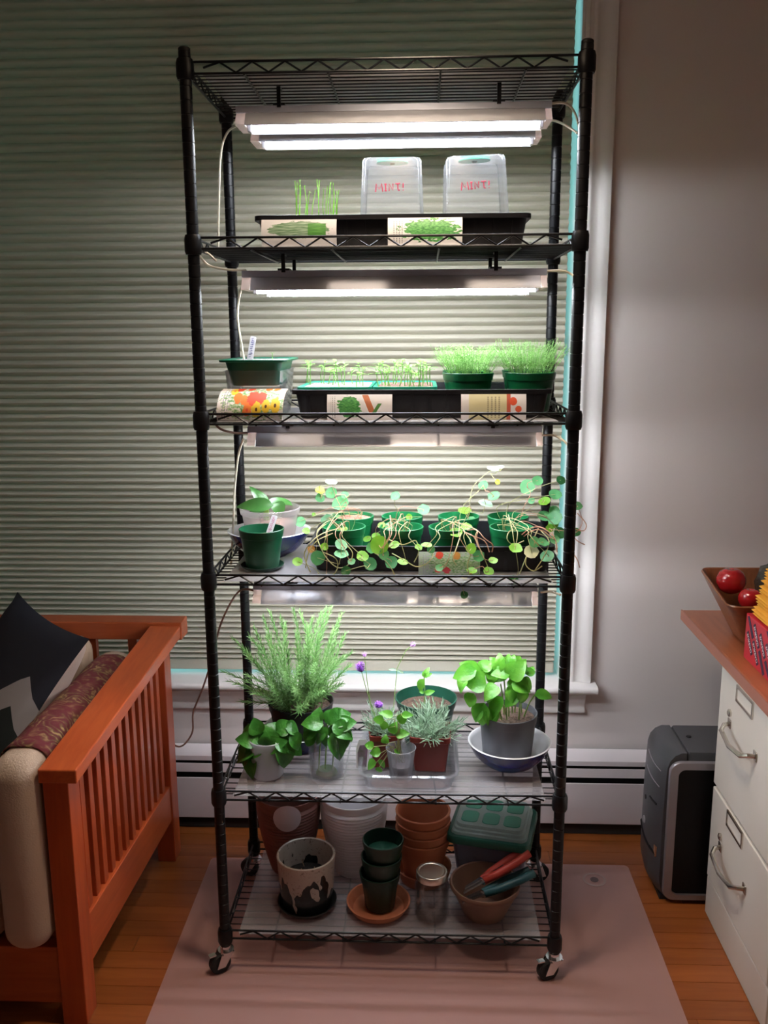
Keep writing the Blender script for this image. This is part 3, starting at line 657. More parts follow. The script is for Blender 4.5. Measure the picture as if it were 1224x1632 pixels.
def seedling(parent, b, h, seed):
    r_ = random.Random(seed); b = Vector(b); t = b + Vector((r_.uniform(-.008,.008), r_.uniform(-.006,.006), h)); m_ = MB()
    m_.tube([b, b.lerp(t,.5)+Vector((r_.uniform(-.003,.003),0,0)), t], .0012, 5, .0008)
    a0 = r_.uniform(0, 6.28)
    for k in range(r_.choice((4,5,6))):
        a = a0 + k*math.pi*.8; hz = t - Vector((0,0,1))*h*.14*(k//2)
        m_.leaf(hz, (math.cos(a), math.sin(a), r_.uniform(.3,.9)), (0,0,1), r_.uniform(.015,.024), r_.uniform(.007,.010), .6, .1, 3, 'lance')
    m_.build('seedling', seedg, parent)
def cell_flat(x0, x1, sm_, label, spots):
    cx, wd = (x0+x1)/2, x1-x0; zt = z3+.062
    o = thing('seedling_flat', (cx, .19, z3+.01), label, 'seedling flat', 'seedling flats in the tray')
    MB().rloft((cx, .193, z3+.010), [(wd-.03,.20,.01,0), (wd-.012,.222,.012,.048), (wd,.235,.012,.050), (wd,.235,.012,.056), (wd-.004,.231,.012,.0565), (wd-.016,.218,.01,.054), (wd-.02,.212,.01,.046)]).build('insert', tealp, o, 40)
    MB().rloft((cx, .193, z3+.010), [(wd-.018,.215,.01,.047), (wd-.018,.215,.01,.0535)]).build('soil', sm_, o, None)
    for i, (px_, py_) in enumerate(spots):
        Yb = rnd.uniform(.11, .27); p = at(px_, py_, Yb); seedling(o, (p.x, Yb, z3+.063), max(.02, p.z-z3-.063), i*7+int(px_))
cell_flat(at(473,615,.08).x, at(592,615,.08).x, soilw, 'teal-edged flat of white soil with sparse seedlings in the left of the tray', [(487,578), (491,582), (494,577), (515,578), (512,585), (530,577), (523,590), (540,582), (545,585), (548,580), (562,592), (573,580), (578,588), (568,596), (535,592)])
cell_flat(at(594,615,.08).x, at(697,615,.08).x, M('brown_seed_soil', (.10,.045,.035), .95, c2=(.38,.22,.18), ns=120, bump=1, bs=200), 'flat of brown soil crowded with taller seedlings beside the dill', [(603,588), (609,582), (613,590), (618,586), (627,577), (632,574), (637,576), (630,585), (645,590), (650,586), (655,582), (660,585), (667,578), (670,582), (676,590), (682,582), (686,586), (640,592), (660,594), (615,578), (674,575), (622,592), (652,594)])
def dill_pot(cx, cy, label, H0):
    o = thing('dill_pot', (cx, cy, z3+.008), label, 'potted dill', 'green pots of dill')
    pot(o, (cx, cy, z3+.008), .042, .056, .085, green2, rim=.004, rimh=.016); soil_disc(o, (cx, cy, z3+.008+.074), .0505, soil)
    m_ = MB(); zb = z3+.084
    for k in range(95):
        a = rnd.uniform(0, 6.28); r_ = .048*math.sqrt(rnd.random()); b = Vector((cx+r_*math.cos(a), cy+r_*math.sin(a), zb)); h = H0*rnd.uniform(.65, 1.1)
        t = b + Vector((math.cos(a)*r_*.75+rnd.uniform(-.016,.016), math.sin(a)*r_*.5+rnd.uniform(-.01,.01), h)); m_.tube([b, b.lerp(t,.55)+Vector((0,0,.002)), t], .0006, 3, .0004)
        for q in range(11):
            f_ = .35+.65*q/10; p = b.lerp(t, f_); th = rnd.uniform(0, 6.28)
            m_.leaf(p, (math.cos(th), math.sin(th), rnd.uniform(.1,1.0)), (0,0,1), rnd.uniform(.008,.018), .0021, .8, 0, 2, 'needle')
    f_ = m_.build('fronds', dillg, o, None); f_['kind'] = 'stuff'
dill_pot(at(746,600,.145).x, .145, 'green pot of feathery dill at the front, nearer the seedlings', .062)
dill_pot(at(845,600,.145).x, .145, 'green pot of feathery dill at the front right end of the tray', .066)
dill_pot(at(741,600,.265).x+.004, .262, 'green pot of dill behind the front pot nearer the seedlings', .062)
dill_pot(at(838,600,.265).x, .262, 'green pot of dill behind the rightmost front dill pot', .072)

# ================================================================ fourth shelf (nasturtiums)
z4 = ZD[3]
tray((.0945, .218, z4+.0012), .545, .276, .060, 'long black tray of nasturtium pots on the fourth shelf')
packet('faded seed packet with red flowers propped on the nasturtium tray', at(667,895,.068).x, at(765,895,.068).x, lean(.0665, z4, z4+.052, .006), pk['nast'])
NP = [(548,.150,843), (640,.150,843), (718,.150,845), (815,.150,845), (563,.268,822), (641,.268,822), (731,.268,823), (810,.268,823)]
nplants = []
desc = ['front nasturtium pot at the left end of the tray', 'second nasturtium pot from the left in the front row', 'third nasturtium pot from the left in the front row', 'front nasturtium pot at the right end of the tray',
        'rear nasturtium pot at the left end, filled with bark', 'second nasturtium pot from the left in the rear row', 'third nasturtium pot from the left in the rear row', 'rear nasturtium pot at the right end of the tray']
for i, (px_, yy, py_) in enumerate(NP):
    c = at(px_, py_, yy); o = thing('nasturtium_pot', (c.x, yy, z4+.008), 'green plastic ' + desc[i], 'potted nasturtium', 'green nasturtium pots')
    pot(o, (c.x, yy, z4+.008), .037, .050, .084, greenp, rim=.004, rimh=.018); full = i == 4
    soil_disc(o, (c.x, yy, z4+.008+(.076 if full else .050)), .0455 if full else .0415, M('bark_soil', (.25,.09,.06), .95, c2=(.50,.25,.18), ns=90, bump=1) if full else soil)
    nplants.append((o, Vector((c.x, yy, z4+.06))))
# leaves: photo x, y, radius px, kind, pot, flat (1 = seen edge-on)
LV = [(528,768,9,2,4,.8),(510,781,7,3,4,.5),(510,793,7,0,4,.2),(528,785,9,0,4,.2),(550,789,6,0,4,.2),(542,802,12,0,4,.3),(630,790,7,0,5,.3),(500,820,3,1,4,.2),(520,827,9,6,4,.5),(535,822,6,0,4,.6),
 (546,844,8,1,0,.8),(584,831,9,1,4,.8),(675,812,9,0,5,.4),(652,824,5,1,5,.1),(621,838,7,0,1,.5),(608,837,6,1,1,.5),(544,868,10,0,0,.5),(544,882,11,0,0,.7),(506,889,11,0,0,.1),(496,875,6,4,0,.3),
 (517,871,6,1,0,.2),(578,886,9,1,0,.4),(590,899,10,0,0,.2),(604,869,14,1,1,.1),(593,873,9,0,1,.2),(624,896,10,0,1,.3),(628,868,8,1,1,.6),(551,910,8,6,0,.3),(642,895,8,1,1,.7),(585,859,6,1,1,.5),
 (680,868,8,1,2,.8),(687,876,6,6,2,.2),(519,923,5,4,0,.4),(474,895,8,1,0,.4),(478,831,9,0,4,.4),(488,846,6,1,0,.5),(612,884,8,0,1,.2),(600,855,7,1,1,.4),
 (786,747,9,2,6,.8),(797,744,6,2,6,.8),(793,768,4,3,6,.2),(770,773,7,0,6,.2),(787,790,9,0,6,.5),(774,802,11,2,6,.75),(840,776,11,0,7,.1),(857,766,8,0,7,.3),(894,765,7,6,7,.3),(885,788,10,0,7,.5),
 (868,798,9,1,7,.6),(847,798,5,0,7,.2),(867,822,10,0,7,.5),(883,814,8,0,7,.3),(884,825,11,0,7,.3),(882,835,8,1,7,.4),(892,849,9,6,3,.3),(918,848,7,6,3,.2),(920,806,8,6,3,.5),(741,813,10,1,6,.75),
 (751,831,8,0,6,.3),(727,848,9,1,2,.5),(723,859,9,1,2,.3),(743,839,8,1,2,.6),(751,874,8,1,2,.2),(763,886,9,0,2,.2),(743,860,8,0,2,.4),(822,873,10,1,3,.6),(852,864,9,0,3,.3),(866,864,9,0,3,.6),
 (847,879,11,5,3,.3),(872,886,11,0,3,.5),(786,893,7,1,2,.6),(779,910,8,1,2,.5),(752,909,8,1,2,.7),(819,924,7,6,3,.2),(740,948,6,6,2,.2),(700,905,6,0,2,.4),(667,872,6,1,1,.5),(884,860,7,0,3,.3),(876,842,6,1,3,.3),(560,895,6,0,0,.5)]
last = {}
for k, (x, y, r_, kd, pi_, fl_) in enumerate(LV):
    o, rt = nplants[pi_]; front = y > 862
    Yl = (.052 + rnd.uniform(-.022, .006)) if front else (rt.y + rnd.uniform(-.03, .03) - (.02 if y > 838 else 0))
    if x > 900: Yl = .10
    c = at(x, y, Yl); rw = r_*1.12*(c.y-CAM.y)/FPX
    nrm = Vector((rnd.uniform(-.35,.35), -(1-fl_)*1.1-.08, .25+fl_*1.1))
    lo = MB().disc(c, nrm, rw).build('leaf', nast[kd], o, 70)
    s0 = rt + Vector((rnd.uniform(-.02,.02), rnd.uniform(-.02,.02), -.012)); up = rt + Vector((rnd.uniform(-.035,.035), rnd.uniform(-.03,0), (.045 if not front else .052)+rnd.uniform(-.012,.012)))
    prev = last.get(pi_)
    if prev is not None and (prev-c).length < .075 and rnd.random() < .7:
        mid = prev.lerp(c, .5) + Vector((rnd.uniform(-.02,.02), rnd.uniform(-.012,.004), rnd.uniform(-.022,.012))); pts = [prev, prev.lerp(mid,.5)+Vector((0,-.004,-.006)), mid, c]
    elif front: 
        edge = Vector((rt.x*.5+c.x*.5+rnd.uniform(-.02,.02), .045, max(rt.z+.03, c.z+.02))); pts = [s0, up, Vector((edge.x, .075, edge.z+.012)), edge, c.lerp(edge, .4)+Vector((rnd.uniform(-.015,.015), -.008, -.012)), c]
    else: pts = [s0, up, up.lerp(c, .5)+Vector((rnd.uniform(-.02,.02), 0, rnd.uniform(-.005,.02))), c]
    last[pi_] = c
    P = []; n = len(pts)
    for i in range(n-1):
        p0, p1, p2, p3 = pts[max(i-1,0)], pts[i], pts[i+1], pts[min(i+2,n-1)]
        for q in range(4): t = q/4; P.append(.5*((2*p1)+(p2-p0)*t+(2*p0-5*p1+4*p2-p3)*t*t+(3*p1-p0-3*p2+p3)*t**3))
    MB().tube(P+[c], .0009, 5, .0006).build('stem', rnd.choice((stemg, stemg, stemp)), o)
# looping bare stems, traced by eye
for pi_, l, m_ in [(0, [(520,835,.11),(505,850,.07),(512,875,.045),(525,895,.04),(540,905,.04),(555,900,.04),(562,882,.045),(552,868,.05)], stemg), (0, [(540,842,.11),(515,850,.08),(495,865,.05),(485,885,.05),(495,912,.04)], stemg), (0, [(530,850,.10),(505,862,.06),(492,880,.05),(487,905,.05)], stemg),
    (0, [(515,880,.05),(535,890,.04),(538,905,.04),(530,918,.04)], stemg), (1, [(620,860,.10),(640,868,.06),(650,866,.05),(663,862,.05),(667,880,.04),(660,896,.04)], stemg), (1, [(625,882,.06),(645,893,.04),(663,903,.04),(680,898,.04),(690,885,.05),(684,868,.06)], stemg),
    (1, [(595,880,.05),(610,890,.04),(622,903,.04),(630,918,.04)], stemg), (2, [(745,845,.10),(760,845,.07),(772,858,.05),(785,868,.05),(784,880,.05)], stemp), (2, [(740,848,.10),(755,855,.07),(762,870,.05),(768,880,.04)], stemp), (2, [(742,850,.10),(750,862,.07),(752,878,.045),(745,900,.04),(748,915,.04)], stemg),
    (2, [(738,846,.10),(748,852,.07),(772,862,.06),(780,880,.05)], stemp), (2, [(735,850,.1),(728,872,.05),(722,890,.04),(727,900,.04)], stemg), (3, [(832,852,.10),(845,842,.09),(860,840,.08),(875,848,.07),(885,860,.06),(888,880,.05)], stemp), (3, [(835,855,.10),(850,845,.08),(865,846,.07),(880,858,.06)], stemp),
    (3, [(838,850,.12),(815,845,.09),(808,858,.07),(818,868,.07),(835,862,.08)], stemg), (3, [(858,842,.09),(848,865,.06),(838,890,.045),(828,915,.04)], stemg), (3, [(862,846,.09),(875,862,.06),(868,885,.04),(853,908,.04)], stemg), (3, [(840,885,.05),(838,900,.04),(850,910,.04),(864,902,.04)], stemg), (3, [(905,840,.10),(918,860,.08),(932,868,.08)], stemp), (3, [(920,818,.10),(934,835,.09),(930,846,.09),(915,843,.09)], stemp), (3, [(912,880,.08),(920,892,.07),(924,905,.07)], stemp)]:
    MB().tube(path(l, 4), .0012, 5).build('stem', m_, nplants[pi_][0])
# left end of the shelf
gp = thing('green_pot', (-.286, .120, z4), 'empty dark green pot with a tag on its saucer beside the orchid', 'flower pot')
dish(gp, (-.286, .120, z4+.0005), .050, .010, dgreenp); pot(gp, (-.286, .120, z4+.005), .037, .051, .088, M('deep_green_plastic', (.006,.075,.03), .3), rim=.004, rimh=.018); soil_disc(gp, (-.286, .120, z4+.035), .040, soil)
a_, b_ = at(428, 852, .118), at(436, 821, .140); plant_tag('white plant tag with pink writing in the dark green pot', a_, b_, .014, inkpink)
bowl('orchid_bowl', 'blue bowl with white inside holding the orchid pot', (-.290, .242, z4+.0008), .099, .062, bluegl, whitegl)
oc = thing('orchid_pot', (-.287, .245, z4+.009), 'broad-leaved orchid in a clear plastic pot of pinkish bark', 'potted orchid')
MB().lathe((-.287, .245, z4+.009), [(.001,0), (.050,0), (.053,.003), (.066,.092), (.070,.094), (.072,.106), (.0705,.108), (.069,.106), (.064,.092), (.051,.006), (.001,.005)], 32).build('pot', CLEAR('orchid_pot_plastic', (.95,.93,.92), .26, (.80,.74,.74), .2, .5), oc, 45)
MB().lathe((-.287, .245, z4+.016), [(.001,0), (.050,0), (.060,.064), (.04,.069), (.001,.071)], 28).build('bark', bark, oc, 45)
cb = Vector((at(424, 812, .24).x, .24, z4+.085))
for (x, y, yy), a, L_, wd, cu, nr in [((436,806,.215), (-1,-.12,.10), .094, .036, .45, (0,-.85,.6)), ((420,806,.25), (-.45,.1,.85), .062, .026, .5, (.5,-.8,.4)), ((424,808,.25), (-.25,.25,.9), .056, .024, .7, (.6,-.7,.4)), ((440,800,.24), (.2,-.25,-.3), .040, .034, .9, (.2,-1,.4)),
    ((426,806,.255), (.75,.35,.25), .085, .030, .8, (-.1,-.6,.8)), ((424,806,.26), (.95,.5,.40), .095, .030, .9, (-.1,-.6,.8)), ((424,812,.225), (-.9,-.35,-.12), .060, .032, .6, (0,-.5,.9))]:
    MB().leaf(at(x, y, yy), a, nr, L_, wd, cu, .16, 8).build('leaf', orchg, oc, 60)
MB().tube([cb-Vector((0,0,.02)), cb+Vector((0,0,.035))], .007, 8).build('stem', stemgr, oc)

# ================================================================ fifth shelf (herbs)
z5 = ZD[4]
bowl('rosemary_bowl', 'dark blue bowl under the black rosemary pot', (-.222, .252, z5+.0008), .098, .060, bluegl, whitegl)
rp = thing('rosemary_pot', (-.226, .250, z5+.009), 'big bushy rosemary in a black plastic pot on the fifth shelf', 'potted rosemary')
pot(rp, (-.226, .250, z5+.009), .060, .082, .120, blackp, rim=.005, rimh=.02); soil_disc(rp, (-.226, .250, z5+.112), .074, soil)
def sprig(parent, b, t, mt, nl, ll, wd, stem, bend=.02, name='sprig', needle='needle', f0=.12):
    b, t = Vector(b), Vector(t); d = (t-b); n = Vector((rnd.uniform(-1,1), rnd.uniform(-1,1), 0))*bend; m_ = MB(); cur = lambda f: b + d*f + n*math.sin(f*math.pi) + Vector((d.x, d.y, 0))*(f*f-f)*.5
    m_.tube([cur(i/5) for i in range(6)], stem, 4, stem*.5)
    for k in range(nl):
        f = f0 + (1-f0)*k/(nl-1); p = cur(f); tv = (cur(min(1, f+.05))-cur(f-.05)).normalized(); u = tv.orthogonal().normalized(); a = k*2.4; r_ = u*math.cos(a) + tv.cross(u)*math.sin(a)
        m_.leaf(p, r_ + tv*(.45 + .9*f*f), tv, ll*rnd.uniform(.7,1.1)*(1-.45*f**4), wd, -.25, 0, 2, needle)
    return m_.build(name, mt, parent, None)
for px_, py_, yy in [(430,975,.27),(420,985,.22),(468,972,.30),(478,975,.25),(520,970,.22),(528,968,.28),(513,975,.18),(545,978,.24),(540,990,.30),(498,985,.20),(455,995,.20),(447,985,.28),(490,1000,.16),(472,1010,.16),(532,1005,.16),(550,1010,.22),(508,1010,.14),
    (405,1000,.22),(398,1015,.18),(425,1015,.16),(440,1030,.14),(412,1040,.14),(372,1018,.24),(385,1035,.18),(355,1070,.20),(362,1085,.25),(378,1090,.16),(392,1075,.13),(560,1040,.20),(558,1060,.17),(548,1045,.13),(530,1050,.12),(503,1055,.11),(478,1060,.10),(455,1070,.10),(430,1085,.10),(405,1105,.12),
    (545,1090,.14),(515,1100,.10),(490,1120,.10),(470,1095,.09),(385,1118,.18),(535,1025,.26),(460,1040,.27),(487,1035,.30),(436,1050,.30),(506,1030,.31),(415,1065,.28),(525,1075,.27)]:
    t = at(px_, py_, yy); a = math.atan2(yy-.25, t.x+.226); r_ = rnd.uniform(.01, .055); b = Vector((-.226+r_*math.cos(a), .25+r_*math.sin(a), z5+.110))
    L_ = (t-b).length; sprig(rp, b, t, rosg, max(24, int(L_/.0021)), .027, .0030, .0014, .014)
# basils in water
def basil_leaf(parent, x, y, Yd, ang, L_, W_, mt, tilt=0, face=(-.1,-.75,.7), curl=.7):
    k = (Yd-CAM.y)/FPX; b = at(x, y, Yd); a = R(ang); d = Vector((math.cos(a), tilt, math.sin(a)))
    fc = Vector(face) + Vector((.55*math.cos(a)+rnd.uniform(-.25,.25), rnd.uniform(-.2,.2), rnd.uniform(-.25,.25)))
    st = MB().leaf(b, d, fc, L_*k*1.22, W_*k*1.28, curl+rnd.uniform(0,.35), .20, 8); return st.build('leaf', mt, parent, 65)
fj = thing('basil_in_frosted_tub', (-.288, .110, z5), 'dark green basil cutting in a frosted white tub', 'basil cutting')
MB().lathe((-.288, .110, z5+.0008), [(.001,0), (.033,0), (.036,.003), (.040,.045), (.041,.085), (.042,.092), (.0405,.093), (.0395,.085), (.034,.005), (.001,.005)], 32).build('tub', frost, fj, 45)
for x, y, a, L_, W_, ti in [(412,1185,150,38,26,-.2),(408,1195,190,36,28,-.3),(405,1205,250,38,26,-.4),(398,1200,220,28,24,-.2),(415,1170,120,28,24,.1),(430,1175,70,28,28,.2),(440,1165,25,30,24,.1),(440,1178,-20,36,28,-.3),(448,1185,-65,42,30,-.4),(462,1172,-40,30,24,-.2),(425,1190,30,34,24,-.5),(418,1192,200,24,20,-.6),(422,1188,80,24,20,-.5),(410,1172,170,34,26,.2),(455,1160,-10,26,22,.3),(432,1200,-60,28,20,-.6)]:
    basil_leaf(fj, x, y, .100+ti*.02, a, L_, W_, basilg, ti)
    if W_ > 23: basil_leaf(fj, x+rnd.uniform(-12,12), y+rnd.uniform(-8,6), .112+ti*.02, a+rnd.uniform(-50,50), L_*.8, W_*.8, basilg, ti*.5)
for x in (418, 428, 436): MB().tube([Vector((-.288+rnd.uniform(-.015,.015), .11, z5+.01)), at(x, 1180, .105)], .0018, 6).build('stem', stemgr, fj)
def jar(parent, c, r, h, mt, neck):
    return MB().lathe(c, [(.001,.002), (r*.80,0), (r*.93,.004), (r,.012), (r,h*.70), (r*.93,h*.80), (neck,h*.87), (neck,h*.985), (neck-.001,h), (neck-.003,h*.985), (neck-.003,h*.87), (r*.93-.003,h*.79), (r-.003,h*.69), (r-.003,.014), (r*.8,.006), (.001,.006)], 32).build('glass', mt, parent, 45)
bj = thing('basil_in_jar', (-.149, .112, z5), 'basil cutting standing in a clear glass jar of water', 'basil cutting')
jar(bj, (-.149, .112, z5+.0008), .042, .120, glass, .034); MB().lathe((-.149, .112, z5+.008), [(.001,0), (.034,0), (.0382,.010), (.0382,.060), (.001,.060)], 28).build('water', water, bj, 45)
MB().lathe((-.149, .112, z5+.0075), [(.001,0), (.026,.001), (.020,.010), (.001,.006)], 14).build('algae_film', M('jar_algae', (.10,.16,.07), .7), bj)
for x, y, a, L_, W_, ti in [(515,1155,160,34,26,-.2),(505,1160,200,30,26,-.2),(500,1168,230,26,22,-.3),(508,1150,100,22,22,.1),(520,1158,-110,34,20,-.5),(525,1150,25,38,28,.1),(530,1160,-10,36,28,-.2),(528,1168,-55,46,32,-.4),(540,1160,-70,40,26,-.1),(540,1145,20,20,20,.3),(518,1165,-140,24,18,-.5),(532,1152,-30,30,24,-.4)]:
    basil_leaf(bj, x, y, .105+ti*.02, a, L_, W_, basilg, ti)
    if W_ > 23: basil_leaf(bj, x+rnd.uniform(-8,10), y+rnd.uniform(-8,4), .115+ti*.02, a+rnd.uniform(-50,50), L_*.8, W_*.8, basilg, ti*.5)
for x, x2 in ((515,508), (522,518), (528,530)): MB().tube([at(x2, 1225, .112), at(x2+2, 1190, .112), at(x, 1155, .108)], .0016, 6).build('stem', stemgr, bj)
# clear clamshell with three potted herbs
cs = thing('clear_clamshell', (.045, .175, z5), 'clear plastic clamshell tray holding the lavender pots', 'plastic tray')
MB().rloft((.045, .160, z5+.0008), [(.195,.220,.025,0), (.200,.225,.026,.002), (.218,.245,.03,.036), (.232,.258,.034,.037), (.234,.260,.034,.040), (.230,.256,.033,.0405), (.214,.241,.029,.037), (.196,.221,.025,.004)]).build('basin', clearp, cs, 45)
MB().rloft((.045, .160, z5+.038), [(.228,.254,.034,0), (.216,.240,.03,.002)], cap0=False, cap1=False).build('flange', clearp, cs)
def square_pot(parent, c, w0, w1, h, rot=0):
    MB().rloft(c, [(w0-.006,w0-.006,.006,0), (w0,w0,.008,.002), (w1-.005,w1-.005,.010,h-.014), (w1,w1,.010,h-.012), (w1,w1,.010,h), (w1-.005,w1-.005,.009,h), (w0-.006,w0-.006,.006,.004)], 3, rot).build('pot', redp, parent, 40)
    MB().rloft((c[0], c[1], c[2]+h-.024), [(w1*.86,w1*.86,.006,0), (w1*.92,w1*.92,.008,.008)], 3, rot).build('soil', soil, parent, None)
la = thing('lavender_pot', (-.012, .175, z5), 'flowering lavender in a red-brown square pot, left in the clamshell', 'potted lavender', 'red square lavender pots')
square_pot(la, (-.012, .170, z5+.0062), .062, .080, .085, R(6))
for k in range(46):
    a = rnd.uniform(0, 6.28); r_ = rnd.uniform(0, .034); b = Vector((-.012+r_*math.cos(a), .170+r_*math.sin(a), z5+.082)); t = b + Vector((math.cos(a)*rnd.uniform(.01,.035), math.sin(a)*rnd.uniform(.005,.03)-.006, rnd.uniform(.02,.075)))
    sprig(la, b, t, lavg, 14, .022, .0032, .0009, .004)
def flower(parent, base, top, l, mt, dens=34, rw=.0075, via=None):
    P = [Vector(base)] + [Vector(v) for v in (via or [])] + [Vector(top)]
    s_ = MB().tube([P[0].lerp(P[1], f) for f in (0,.5)] + P[1:], .0009, 5).build('flower_stem', stemgr, parent)
    d = (P[-1]-P[-2]).normalized(); m_ = MB(); u = d.orthogonal().normalized(); v_ = d.cross(u)
    for k in range(dens):
        f = k/dens; a = k*2.4; rr = rw*math.sin(math.pi*(.12+.8*f)); p = P[-1] + d*(l*(f-.5)) + (u*math.cos(a)+v_*math.sin(a))*rr*.5
        m_.leaf(p, (u*math.cos(a)+v_*math.sin(a)) + d*.8, d, rw*1.05, rw*.6, .2, .3, 2, 'lance')
    m_.lathe(P[-1]-d*l*.5, [(.0005,0), (rw*.5,l*.3), (rw*.45,l*.7), (.0005,l)], 8, d); m_.build('flower_head', mt, s_, None)
q0 = Vector((-.02, .165, z5+.09))
flower(la, q0, at(575,1065,.15), .020, purple, 40, .0095, [at(590,1120,.155), at(581,1088,.15)]); flower(la, q0, at(581,1044,.17), .010, pinkf, 18, .005, [at(592,1130,.165), at(585,1085,.168)])
flower(la, q0+Vector((.02,0,0)), at(603,1125,.13), .012, purple, 34, .0085, [at(600,1150,.14)]); flower(la, q0+Vector((.02,.02,0)), at(657,1028,.20), .012, pinkf, 20, .006, [at(627,1130,.20), at(633,1065,.20), at(646,1038,.20)])
for x, y, a in ((632,1068,170), (633,1068,-20)): basil_leaf(la, x, y, .20, a, 14, 3.5, lavg, 0)
lb = thing('lavender_pot', (.100, .175, z5), 'dense silvery lavender without flowers in a red-brown square pot', 'potted lavender', 'red square lavender pots')
square_pot(lb, (.097, .160, z5+.0062), .074, .096, .090, R(-4))
for k in range(90):
    a = rnd.uniform(0, 6.28); r_ = .042*math.sqrt(rnd.random()); b = Vector((.097+r_*math.cos(a), .160+r_*math.sin(a), z5+.086)); t = b + Vector((math.cos(a)*r_*.9, math.sin(a)*r_*.8, rnd.uniform(.025,.085)*(1.15-r_/.07)))
    sprig(lb, b, t, lavg, 13, .026, .0034, .0009, .006, f0=.02)
F_ = frame((at(577,1226,.13).x, .13, z5+.0085), (1, -.35, 0), (-.02, .12, 1))
pcd = thing('plant_card', F_.translation, 'white plant card with a purple picture beside the left lavender pot', 'plant card')
pp_ = [(-.014,0), (.016,0), (.018,.060), (.008,.074), (-.010,.070), (-.017,.045)]
MB().loops([[F_ @ Vector((a, b, z)) for a, b in pp_] for z in (-.0005,.0005)]).build('card', white, pcd, None)
MB().loops([[F_ @ Vector((a*.72, .006+b*.72, z)) for a, b in pp_] for z in (-.0008,.0008)]).build('picture', M('lavender_picture', (.10,.12,.06), .6, c2=(.30,.16,.28), ns=60), pcd, None)
cu = thing('seedling_cup', (.027, .082, z5), 'clear ribbed plastic cup of pale seedlings at the clamshell front', 'plant cup')
MB().lathe((.027, .088, z5+.0062), [(.001,0), (.0235,0), (.025,.002), (.029,.040), (.034,.078), (.0355,.079), (.034,.080), (.028,.042), (.0235,.004), (.001,.004)], 30).build('cup', CLEAR('cup_plastic', (.9,.9,.92), .30, (.45,.45,.48), .2, .5), cu, 45)
MB().lathe((.027, .088, z5+.011), [(.001,0), (.022,0), (.0265,.034), (.001,.036)], 24).build('soil', M('wet_soil', (.06,.05,.05), .9, c2=(.12,.10,.10), ns=80), cu, 45)
for x, y, a, L_, W_ in [(600,1215,200,20,16),(607,1200,170,18,14),(612,1212,240,16,14),(605,1222,260,12,10),(622,1168,60,20,14),(630,1172,20,22,14),(618,1160,140,18,12),(634,1150,40,20,14),(626,1142,150,22,12),(640,1140,10,18,10),(596,1190,160,16,12),(615,1185,100,14,12),(628,1195,-20,14,9),(612,1148,170,18,12)]:
    basil_leaf(cu, x, y, .085, a, L_, W_, basilb, -.1); b = at(x, y, .085)
    MB().tube([Vector((.027+rnd.uniform(-.012,.012), .088, z5+.046)), Vector((.027+(b.x-.027)*.4, .086, max(b.z, z5+.085)+.004)), b], .0009, 5).build('stem', stemg, cu)
gb = thing('green_pot', (.085, .285, z5), 'dark green pot with a tall seedling behind the silvery lavender', 'flower pot')
pot(gb, (.086, .285, z5+.0008), .052, .078, .125, M('forest_green_plastic', (.008,.06,.035), .35), rim=.004, rimh=.02); soil_disc(gb, (.086, .285, z5+.100), .068, soil)
for x, y, a, L_, W_ in [(676,1080,70,17,9),(675,1082,245,26,12),(677,1078,120,8,5),(679,1077,30,10,6),(677,1106,25,16,8),(676,1104,160,8,5)]: basil_leaf(gb, x, y, .265, a, L_, W_, basilb, -.1)
MB().tube([at(676,1140,.28), at(677,1105,.268), at(676,1078,.265)], .0014, 6).build('stem', stemgr, gb)
# grey pot of basil in a blue bowl
bowl('basil_bowl', 'blue bowl with white inside under the grey basil pot', (.285, .175, z5+.0008), .099, .064, bluegl, whitegl)
bp = thing('basil_pot', (.280, .175, z5+.009), 'bright basil plant in a grey plastic pot at the right end', 'potted basil')
pot(bp, (.280, .175, z5+.009), .056, .070, .130, greypot, rim=.004, rimh=.022); soil_disc(bp, (.280, .175, z5+.125), .064, M('speckled_soil', (.05,.028,.018), .95, c2=(.22,.14,.10), ns=150, bump=1, bs=200))
for x, y, a, L_, W_, ti in [(760,1068,190,40,24,-.1),(765,1075,150,34,20,.1),(775,1090,165,34,30,-.2),(745,1082,215,26,22,-.3),(768,1070,60,24,20,.2),(755,1105,240,24,20,-.3),(772,1120,250,40,28,-.3),(780,1128,285,34,22,-.4),(768,1128,230,26,22,-.2),(790,1085,100,34,24,.1),(800,1075,135,26,20,.2),
    (806,1075,80,32,22,-.1),(812,1082,60,38,28,-.2),(820,1070,20,26,18,.1),(818,1062,50,22,16,.2),(815,1090,0,32,26,-.3),(808,1095,-45,30,26,-.4),(830,1085,-20,24,18,-.1),(828,1100,-60,26,18,-.3),(800,1110,230,38,22,-.4),(826,1110,200,26,20,-.3),(795,1095,200,30,24,-.5),(852,1108,8,34,16,0),(818,1058,95,14,10,0),(838,1075,30,18,14,.2),(786,1100,225,22,18,-.4),(812,1075,160,28,20,-.2),(800,1062,110,20,16,.1)]:
    basil_leaf(bp, x, y, .150+ti*.05, a, L_, W_, basilb, ti)
    if y < 1100 and x < 840: basil_leaf(bp, x+rnd.uniform(-8,8), y+rnd.uniform(-10,6), .17+ti*.05, a+rnd.uniform(-60,60), L_*.75, W_*.75, basilb, ti)
for x, x2, y2 in [(803,798,1090), (811,810,1095), (816,815,1085), (820,826,1100), (827,830,1095), (835,852,1108), (800,785,1100), (808,803,1080), (831,828,1090), (790,775,1110), (797,790,1105), (806,800,1120)]:
    Yb = rnd.uniform(.14, .20); b = at(x, 1145, Yb); b.z = z5+.127; t = at(x2, y2, .155); MB().tube([b, b.lerp(t,.5)+Vector((0,0,.008)), t], .0017, 6).build('stem', stemgr if rnd.random() < .7 else stemg, bp)

